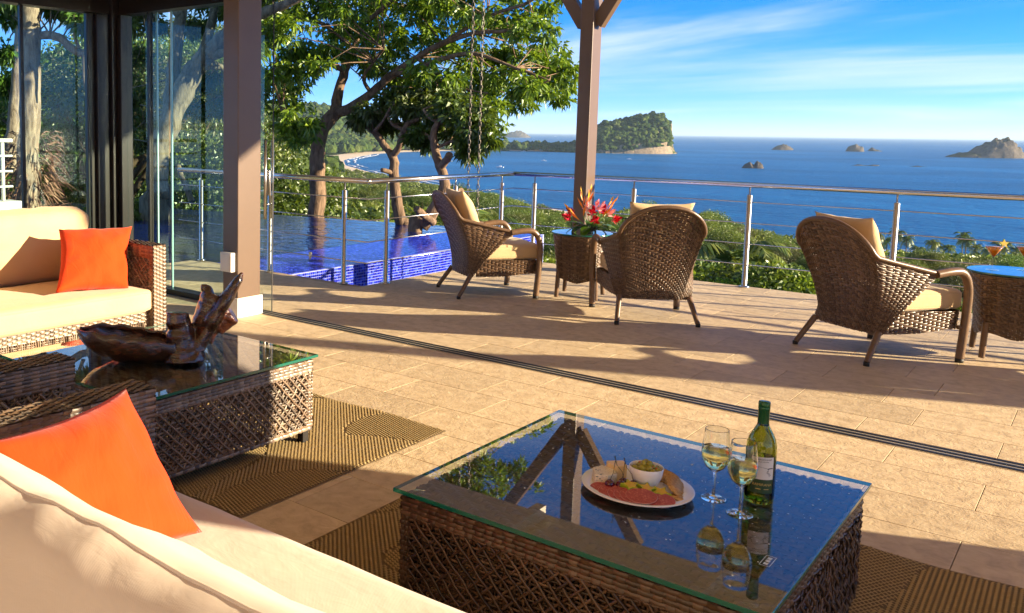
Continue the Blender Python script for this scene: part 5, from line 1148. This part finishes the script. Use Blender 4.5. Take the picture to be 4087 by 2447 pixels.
wedge('hard_cheese', [(-.044, .052), (-.008, .066), (-.006, .108), (-.060, .104), (-.062, .082)], .046, 'hard_cheese', 'block of plain yellow cheese behind the olive bowl')
# cherries
t = NT('cherry'); t.done(t.pbsdf(t.ramp(t.noise(t.coord(), 40, 3), [(.3, (.035, .001, .006)), (.7, (.15, .004, .018))]), .08, 0, .6, None, Coat_Weight=.4)); plain('stem', (.05, .045, .012), .6)
cd = [(-.080, -.002, 'largest and leftmost dark cherry beside the blue cheese', (-.062, .010, .088)), (-.051, -.010, 'dark cherry second from left, in front of the star fruit', None), (-.036, .010, 'dark cherry behind the other two, below the stems', (-.062, .010, .088)), (-.014, -.008, 'dark red cherry nearest the olive bowl', (-.034, .012, .082))]
for x, y, lab, tip in cd:
    o = empty('cherry', on_plate(x, y, PZ+.0005), RZ, lab, 'cherry'); m = MB()
    m.lathe([(0, .001), (.007, .0015), (.0125, .007), (.0145, .0145), (.0125, .022), (.007, .0265), (.003, .0262), (0, .025)], 24); m.build('fruit', M['cherry'], o)
    tp = tip or (-.034, .012, .082); m = MB(); q = Vector((tp[0]-x, tp[1]-y, tp[2]-PZ)); m.tube([(0, 0, .025), q*.35+Vector((.004, 0, .018)), q*.8, q, q+Vector((-.003, 0, .012))], [.0009, .0008, .0008, .0012, .0018], 6); m.build('stalk', M['stem'], o)
# star fruit
t = NT('starfruit'); g = t.coord(); l = t.new('ShaderNodeVectorMath', operation='LENGTH'); t.l.new(g, l.inputs[0])
t.done(t.pbsdf(t.ramp(t.math('MULTIPLY', l.outputs[1], 31), [(.15, (.62, .36, .05)), (.5, (.52, .38, .03)), (.85, (.32, .38, .02))]), .25, 0, .5, None, Subsurface_Weight=.15)); plain('starfruit_rind', (.30, .42, .012), .3)
def star_mesh(r, th):
    m = MB(); n = 10; ring = [(r*(1 if i % 2 == 0 else .46)*math.cos(i*math.pi/5+.3), r*(1 if i % 2 == 0 else .46)*math.sin(i*math.pi/5+.3)) for i in range(n)]
    vs = [(x, y, -th/2) for x, y in ring] + [(x, y, th/2) for x, y in ring] + [(0, 0, -th/2), (0, 0, th/2)]
    m.add(vs, [(20, (i+1) % n, i) for i in range(n)] + [(21, n+i, n+(i+1) % n) for i in range(n)], 0)
    b = [(i, (i+1) % n, n+(i+1) % n, n+i) for i in range(n)]; m.f += b; m.m += [1]*n; m.s += [False]*n; return m.mesh('star', [M['starfruit'], M['starfruit_rind']])
sm_ = star_mesh(.029, .014)
for x, y, z, a, lab in ((-.030, -.030, .020, .1, 'left'), (.012, -.044, .017, .9, 'middle'), (.046, -.062, .014, .5, 'right')):
    o = link('star_fruit_slice', sm_, None, on_plate(x, y, PZ+z), (R(16), 0, RZ)); o.rotation_euler.rotate_axis('Z', a); o.modifiers.new('b', 'BEVEL').width = .0015
    tag(o, f'{lab} slice of three overlapping star fruit slices', 'star fruit', 'star fruit slices on the plate')
# salami
t = NT('salami'); n = t.noise(t.coord(), 160, 4, .7); t.done(t.pbsdf(t.ramp(n, [(.36, (.30, .035, .035)), (.55, (.42, .07, .06)), (.70, (.62, .26, .2))]), .35, 0, .4, t.bump(n, .2, .001)))
plain('salami_rim', (.62, .30, .25), .5); sal = MB(); sal.lathe([(.0415, .0017), (0, .0017)], 36, mi=0); sal.lathe([(0, 0), (.042, 0), (.0428, .0009), (.0415, .0017)], 36, mi=1); sm2 = sal.mesh('salami', [M['salami'], M['salami_rim']])
for i, (x, y) in enumerate(((-.100, -.022), (-.082, -.044), (-.060, -.060), (-.046, -.071), (-.032, -.080), (-.018, -.088), (.026, -.104))):
    o = link('salami_slice', sm2, None, on_plate(x, y, PZ+.0022+.0020*(i if i < 6 else 1.5) + .006*max(0, (math.hypot(x, y)-.07)/.04)), (R(7), R(-3), RZ))
    tag(o, 'thin red salami slice, %s' % ('largest, at the left end of the fan', 'second from the left of the fan', 'third from the left of the fan', 'fourth from the left of the fan', 'fifth from the left of the fan', 'sixth from the left of the fan', 'last on the right, partly under the star fruit')[i], 'salami', 'salami slices on the plate')
# crackers
t = NT('cracker'); n = t.noise(t.coord(), 110, 5, .7); t.done(t.pbsdf(t.ramp(n, [(.3, (.30, .12, .03)), (.48, (.60, .33, .11)), (.7, (.74, .50, .22))]), .7, 0, .3, t.bump(n, .8, .003)))
cm = MB(); rr = random.Random(3); ring = [.0255*(1+rr.uniform(-.06, .06)) for _ in range(22)]
vs = [(0, 0, .0045), (0, 0, 0)] + [(q*math.cos(i*.2856), q*math.sin(i*.2856), .0032+rr.uniform(-.0008, .0008)) for i, q in enumerate(ring)] + [(q*.97*math.cos(i*.2856), q*.97*math.sin(i*.2856), .0006) for i, q in enumerate(ring)]
cm.add(vs, [(0, 2+i, 2+(i+1) % 22) for i in range(22)] + [(1, 24+(i+1) % 22, 24+i) for i in range(22)] + [(2+i, 24+i, 24+(i+1) % 22, 2+(i+1) % 22) for i in range(22)], 0, True); cme = cm.mesh('cracker', M['cracker'])
for i, (x, y) in enumerate(((.078, .098), (.090, .083), (.101, .067), (.110, .050), (.114, .033), (.113, .015), (.108, -.003), (.101, -.020), (.096, -.038), (.088, -.070))):
    last = i == 9; o = link('cracker', cme, None, on_plate(x, y, PZ + (.003 if last else .013)), (R(4 if last else 30), R(3 if last else -10), RZ + i*.22 - .5)); o.scale = (1, 1, 1.3)
    tag(o, 'golden round cracker lying flat nearest the salami' if last else 'golden cracker, %s from the back of the leaning row' % ('first', 'second', 'third', 'fourth', 'fifth', 'sixth', 'seventh', 'eighth', 'ninth')[i], 'cracker', 'crackers along the right rim of the plate')

# ---- wine bottle
plain('cap_green', (.012, .10, .035), .25, .3, .6, var=.05); plain('label_white', (.74, .71, .66), .6, var=.02); plain('label_green', (.012, .05, .014), .45); plain('gold_ink', (.55, .40, .13), .4, .5); plain('ink', (.02, .018, .018), .6)
bt = empty('wine_bottle', (-.71, 2.662, TZ), 0, 'tall green bottle of white wine with screw cap', 'bottle')
m = MB(); m.lathe([(0, .006), (.02, .004), (.034, .001), (.0385, .004), (.0395, .012), (.0395, .150), (.0385, .168), (.034, .186), (.025, .204), (.0165, .220), (.0140, .232), (.0136, .245), (.0110, .245), (.0112, .232), (.0135, .219), (.0225, .203), (.0315, .185), (.0358, .167), (.0368, .150), (.0368, .014), (.033, .009), (0, .012)], 48)
m.build('glass_body', M['bottle_glass'], bt)
m = MB(); m.lathe([(0, .0125), (.0325, .0095), (.0364, .0145), (.0364, .130), (0, .130)], 40); m.build('wine', M['white_wine'], bt)
m = MB(); m.lathe([(.0146, .222), (.0150, .224), (.0152, .268), (.0158, .269), (.0158, .2725), (.0152, .2735), (.0158, .2745), (.0158, .285), (.0150, .2885), (0, .289)], 32); m.build('screw_cap', M['cap_green'], bt)
LA = math.atan2(-2.662, .71) + .18     # label turned towards the room
def bend(me, Rr, zc):
    for v in me.vertices:
        x, y, z = v.co; a = LA + x/Rr; rr_ = Rr + z; v.co = (rr_*math.cos(a), rr_*math.sin(a), zc + y)
    return me
def label_patch(name, a0, a1, z0, z1, Rr, mat, par):
    m = MB(); A = np.linspace(LA+a0, LA+a1, 20); m.grid([[(Rr*math.cos(a), Rr*math.sin(a), z) for z in (z0, z1)] for a in A]); return m.build(name, M[mat], par)
lb = label_patch('label', -.75, .75, .076, .140, .0398, 'label_white', bt); lg_ = label_patch('label_band', -.78, .78, .036, .0757, .0398, 'label_green', bt)
def bent_text(s, size, z, mat, par):
    o = text_mesh('lettering', s, size, mat, par, (0, 0, 0), (0, 0, 0), .0001); bend(o.data, .0400, z)
bent_text('CHARDONNAY', .0066, .133, 'ink', lb); bent_text('VALLE CENTRAL', .0042, .1265, 'ink', lb); bent_text('RAMIRANA', .0105, .061, 'gold_ink', lg_); label_patch('small_print', -.42, -.08, .0475, .0495, .0400, 'gold_ink', lg_); label_patch('small_print', .12, .45, .0475, .0495, .0400, 'gold_ink', lg_)
def bent_line(pts, r=.0005):
    m = MB(); m.tube([((.0401)*math.cos(LA+x/.04), (.0401)*math.sin(LA+x/.04), z) for x, z in pts], r, 5); m.build('horse_drawing', M['ink'], lb)
bent_line([(-.022, .094), (-.017, .108), (-.010, .112), (.004, .110), (.012, .108), (.014, .103)]); bent_line([(.012, .107), (.018, .1085), (.027, .1085)], .0012); bent_line([(.014, .103), (.013, .096), (.018, .094), (.021, .088)]); bent_line([(.012, .102), (.010, .096), (.016, .092), (.018, .086)])
bent_line([(-.017, .107), (-.020, .098), (-.016, .092), (-.018, .086)]); bent_line([(-.020, .098), (-.025, .101), (-.027, .095)])

# ---- wine glasses
gm = MB(); gm.lathe([(0, 0), (.033, 0), (.0335, .001), (.030, .0022), (.012, .0042), (.0046, .009), (.0036, .03), (.0036, .070), (.0048, .078), (.012, .083), (.026, .095), (.0355, .115), (.0382, .133), (.0370, .160), (.0335, .188), (.0315, .2028), (.0312, .2038), (.0307, .2042), (.0302, .2038), (.0303, .2028), (.0324, .188), (.0359, .160), (.0371, .133), (.0344, .1155), (.0252, .0962), (.0115, .0845), (0, .083)], 48); gme = gm.mesh('bowl', M['drink_glass'])
wm = MB(); wm.lathe([(0, .0834), (.0114, .0849), (.0250, .0966), (.0342, .1158), (.0368, .133), (.0363, .150), (0, .150)], 48); wme = wm.mesh('wine', M['white_wine'])
for (x, y), lab in (((-.809, 2.588), 'stemmed glass of white wine nearer the plate'), ((-.719, 2.528), 'stemmed glass of white wine in front of the bottle')):
    o = empty('wine_glass', (x, y, TZ), 0, lab, 'wine glass', 'wine glasses'); link('glass', gme, o); link('wine', wme, o)

# droplets on the glass
rng_ = np.random.default_rng(3); m = MB()
for k in range(230):
    x, y = -1.01 + rng_.uniform(-.48, .48), 2.53 + rng_.uniform(-.30, .48)
    if math.hypot(x-PC.x, y-PC.y) < .165: continue
    r_ = rng_.uniform(.0010, .0024); a = rng_.uniform(0, 6.28); m.ball((x, y, TZ), r_, 7, 4, 0, (1.3, .9, .45))
plain('droplet', (.75, .77, .8), .15, 0, .8); tag(m.build('water_droplets', M['droplet']), 'tiny bright droplets scattered over the near glass table', 'droplets', kind='stuff')

# ---- driftwood bowl and remote control
t = NT('driftwood'); n = t.noise(t.coord('Object', (1, 1, 3)), 9, 6, .65, 1.5); t.done(t.pbsdf(t.ramp(n, [(.3, (.010, .003, .002)), (.52, (.045, .012, .006)), (.72, (.14, .034, .012)), (.88, (.34, .11, .035))]), .24, 0, .6, t.bump(n, .5, .012), Coat_Weight=.5))
dw = empty('driftwood_bowl', (-3.06, 2.50, TZ), RZ, 'glossy dark driftwood bowl with jagged upright branches on the far coffee table', 'driftwood bowl')
m = MB(); rr = random.Random(5)
def lump(pts, rad, n=14, flat=1):
    P, Q = [], []
    for i in range(len(pts)-1):
        for k in range(5): s = k/5; P.append(Vector(pts[i]).lerp(Vector(pts[i+1]), s)+Vector((rr.uniform(-.004, .004),)*3)); Q.append((rad[i]*(1-s)+rad[i+1]*s)*rr.uniform(.93, 1.07))
    P.append(Vector(pts[-1])); Q.append(rad[-1]); m.tube(P, Q, n, flat=flat)
lump([(.0, 0, .004), (-.005, 0, .06), (-.012, 0, .14), (-.022, .0, .222)], [.095, .075, .057, .052])
lump([(-.04, 0, .045), (.03, .01, .05), (.08, .02, .06)], [.05, .06, .05])
lump([(.05, .02, .045), (.12, .03, .17), (.19, .03, .28), (.245, .03, .37), (.262, .03, .40)], [.055, .052, .044, .026, .008], flat=.7)
lump([(.07, .06, .08), (.11, .085, .20), (.135, .09, .285)], [.06, .072, .060]); lump([(.10, .085, .28), (.085, .08, .335)], [.035, .016]); lump([(.14, .08, .15), (.215, .08, .20)], [.05, .045])
o = m.build('stump', M['driftwood'], dw); rm = o.modifiers.new('fuse', 'REMESH'); rm.mode = 'VOXEL'; rm.voxel_size = .0065; rm.use_smooth_shade = True; o.modifiers.new('soft', 'SMOOTH').iterations = 3
P_ = []
for s, (x, z, r_, op) in enumerate(zip(np.linspace(-.02, -.46, 16), np.interp(np.linspace(0, 1, 16), [0, .3, .7, 1], [.075, .085, .11, .135]), np.interp(np.linspace(0, 1, 16), [0, .25, .6, .85, 1], [.06, .092, .105, .078, .010]), np.linspace(0, 1, 16))):
    P_.append([(x + .006*math.sin(s*1.7+a*2), .01+r_*1.15*math.cos(a), z + r_*math.sin(a)*(.85) + .008*math.sin(s*2.1+a*3)) for a in np.linspace(R(158), R(378), 22)])
m = MB(); m.grid(P_); o = m.build('scoop', M['driftwood'], dw); sd = o.modifiers.new('thick', 'SOLIDIFY'); sd.thickness = .016; o.modifiers.new('sub', 'SUBSURF').levels = 1
rc = empty('remote_control', (-3.30, 2.40, TZ), R(8), 'black television remote lying on the far glass table', 'remote')
m = MB(); m.box((-.09, -.023, 0), (.09, .023, .017)); m.build('case', M['rubber'], rc, bevel=.005)
plain('key_grey', (.3, .3, .32), .5); plain('key_red', (.6, .03, .02), .5); plain('key_green', (.03, .4, .05), .5)
for i in range(9):
    for j in range(3): m = MB(); m.box((-.075+i*.017, -.015+j*.013, .0172), (-.064+i*.017, -.007+j*.013, .0195)); m.build('key', M['key_red' if (i, j) == (0, 2) else 'key_green' if (i, j) == (0, 0) else 'key_grey'], rc)

# ---- cocktails
mm = MB(); mm.lathe([(0, 0), (.036, 0), (.0365, .001), (.020, .003), (.0055, .008), (.0038, .02), (.0038, .075), (.006, .085), (.030, .122), (.060, .170), (.0588, .170), (.029, .1235), (.004, .088), (0, .0875)], 44); mme = mm.mesh('glass', M['stem_glass'])
lm = MB(); lm.lathe([(0, .0885), (.004, .089), (.0288, .1245), (.0500, .157), (0, .157)], 40); lme = lm.mesh('drink', M['cocktail'])
st2 = star_mesh(.033, .009)
for (x, y), lab in (((-.628, 7.40), 'orange cocktail in a stemmed glass with star fruit, left of two'), ((-.472, 7.545), 'orange cocktail in a stemmed glass at the right edge')):
    o = empty('cocktail', (x, y, .5803), 0, lab, 'cocktail', 'cocktails on the side table'); link('glass', mme, o); link('drink', lme, o); link('star_garnish', st2, o, (.062*cR, .062*sR, .176), (R(82), 0, RZ))

# ---- flower arrangement
t = NT('petal_red'); t.done(t.pbsdf(t.ramp(t.rnd_isl(), [(.2, (.42, .004, .02)), (.8, (.75, .02, .06))]), .4, 0, .4)); t = NT('petal_pink'); t.done(t.pbsdf(t.ramp(t.rnd_isl(), [(.2, (.80, .22, .28)), (.8, (.85, .50, .50))]), .5))
t = NT('petal_orange'); t.done(t.pbsdf(t.ramp(t.rnd_isl(), [(.2, (.85, .10, .01)), (.55, (.85, .28, .01)), (.85, (.85, .48, .02))]), .4)); t = NT('bouquet_leaf'); t.done(t.pbsdf(t.ramp(t.rnd_isl(), [(.2, (.03, .09, .008)), (.8, (.10, .22, .015))]), .3))
fl_ = empty('flower_arrangement', (-3.45, 7.34, .5803), RZ, 'tropical bouquet of red ginger and orange heliconia in a low glass vase', 'flowers'); fl_.scale = (.88, .88, .88)
m = MB(); m.box((-.055, -.055, 0), (.055, .055, .09)); vz = m.build('vase', M['clear_glass'], fl_, bevel=.003); m = MB(); m.box((-.048, -.048, .006), (.048, .048, .07)); m.build('water', M['vase_glass'], vz)
rng = np.random.default_rng(6)
def head(p, d, n, L, W, mat, spread, name):
    p, d = np.array(p), np.array(d, float); d /= np.linalg.norm(d); k = np.linspace(0, 1, n); B0 = p + d*(k*L*1.3)[:, None]; a = k*n*2.4
    u = np.cross(d, (0, 0, 1.)); u /= np.linalg.norm(u)+1e-9; v = np.cross(d, u); D_ = d*(1-spread*(1-k))[:, None] + (u*np.cos(a)[:, None] + v*np.sin(a)[:, None])*(spread*(1.15-k))[:, None]
    V, F = leaf_quads(B0, D_, L*(1.1-.55*k), np.full(n, W), rng, 0.0); link(name, npmesh(name, V, F, M[mat]), fl_)
    q = MB(); q.tube([(p[0]*.15, p[1]*.15, .03), tuple(p*.6+np.array((0, 0, .01))), tuple(p)], .004, 6); q.build('stalk', M['bouquet_leaf'], fl_)
for x, y, z, dx, dz in ((-.20, 0, .15, -1, .5), (-.16, .06, .19, -.8, .8), (.0, -.04, .19, .05, .9), (.02, -.06, .13, 0, .2), (.20, -.03, .14, .9, .35), (.12, .08, .20, .4, .9)): head((x, y, z), (dx, -.3, dz), 26, .06, .030, 'petal_red', .75, 'ginger_flower')
for x, y, z, dx, dz in ((-.12, -.05, .14, -.9, .9), (-.06, .03, .24, -.2, 1), (.10, -.05, .17, .45, 1), (.14, -.02, .20, .6, 1), (-.02, .04, .26, .1, 1), (-.09, -.06, .18, .2, 1)): head((x, y, z), (dx, -.1, dz), 5, .13, .022, 'petal_orange', .35, 'heliconia')
for x, y, z, dx, dz in ((.04, 0, .23, .2, 1), (.08, .03, .22, .5, 1), (-.03, -.01, .22, -.2, 1), (.15, .02, .17, .8, .7)): head((x, y, z), (dx, -.2, dz), 14, .07, .026, 'petal_pink', .6, 'pink_ginger')
for k in range(16):
    a = k*.7; d = np.array((math.cos(a), math.sin(a)*.7, .35 + .4*math.sin(k*1.9))); P_ = []; L = rng.uniform(.16, .24); W = rng.uniform(.035, .06); p = np.array((d[0]*.03, d[1]*.03, .07)); d = d/np.linalg.norm(d); sdv = np.cross(d, (0, 0, 1)); sdv /= np.linalg.norm(sdv)
    for s in np.linspace(0, 1, 9): w = W*math.sin(math.pi*min(1, s*.95+.03))**.7; P_.append([p+sdv*w, p+np.array((0, 0, -.006)), p-sdv*w]); p = p + d*L/8; d = d + np.array((0, 0, -.16)); d /= np.linalg.norm(d)
    m = MB(); m.grid(P_); m.build('leaf', M['bouquet_leaf'], fl_)

# ---- rain chains beyond the railing, hung from a bracket of the pergola
def chain(x, y, z0, z1, label):
    o = empty('rain_chain', (x, y, z0), 0, label, 'chain', 'rain chains behind the railing'); pts = []
    for k in range(14):
        a = k*2*math.pi/14; pts.append((.013*math.cos(a), 0, .019*math.sin(a) + (.013 if math.sin(a) > 0 else -.013 if math.sin(a) < -.001 else 0)))
    m = MB(); m.tube(pts, .0042, 6, closed=True); me = m.mesh('chain_link', M['chain_steel']); n = int((z1-z0)/.052)
    for i in range(n): link('chain_link', me, o, (0, 0, i*.052), (0, 0, .3 + (math.pi/2 if i % 2 else 0)))
chain(-5.72, 8.92, -.85, 3.80, 'left one of two steel chains hanging beyond the railing')
chain(-5.625, 8.985, -.85, 3.80, 'right one of two steel chains hanging beyond the railing')
gt = MB(); gt.box((-6.0, 8.86, 3.78), (-4.31, 9.03, 3.90)); tag(gt.build('gutter', M['taupe_metal']), 'taupe gutter arm above the frame carrying the chains', 'gutter')
# parasail over the island
ps = empty('parasail', (-824, 2147, 22), .5, 'tiny red white and blue parasail beside the island top', 'parasail'); cols = [plain('sail_red', (.7, .03, .03), .7), plain('sail_white', (.8, .8, .8), .7), plain('sail_blue', (.03, .08, .5), .7)]
for k in range(6):
    a0, a1 = R(20+k*23.3), R(20+(k+1)*23.3); m = MB(); m.grid([[(6.5*math.cos(a), s*3*math.sin(a), 5*math.sin(a)) for s in (-1, 0, 1)] for a in np.linspace(a0, a1, 4)]); m.build('gore', cols[k % 3], ps)
m = MB()
for a in (25, 60, 90, 120, 155): m.tube([(6.4*math.cos(R(a)), 0, 5*math.sin(R(a))), (0, 0, -8)], .08, 4)
m.ball((0, 0, -8.6), .6, 8, 6); m.build('harness', M['rubber'], ps)
# ================================================================== air
t = NT('haze'); v = t.new('ShaderNodeVolumePrincipled'); v.inputs['Color'].default_value = (.62, .82, 1, 1); v.inputs['Density'].default_value = 0.000036; v.inputs['Anisotropy'].default_value = .1
t.l.new(v.outputs[0], t.out.inputs['Volume'])
m = MB(); m.box((-80000, -80000, SEA-8), (80000, 80000, 150)); tag(m.build('haze', M['haze']), kind='stuff')
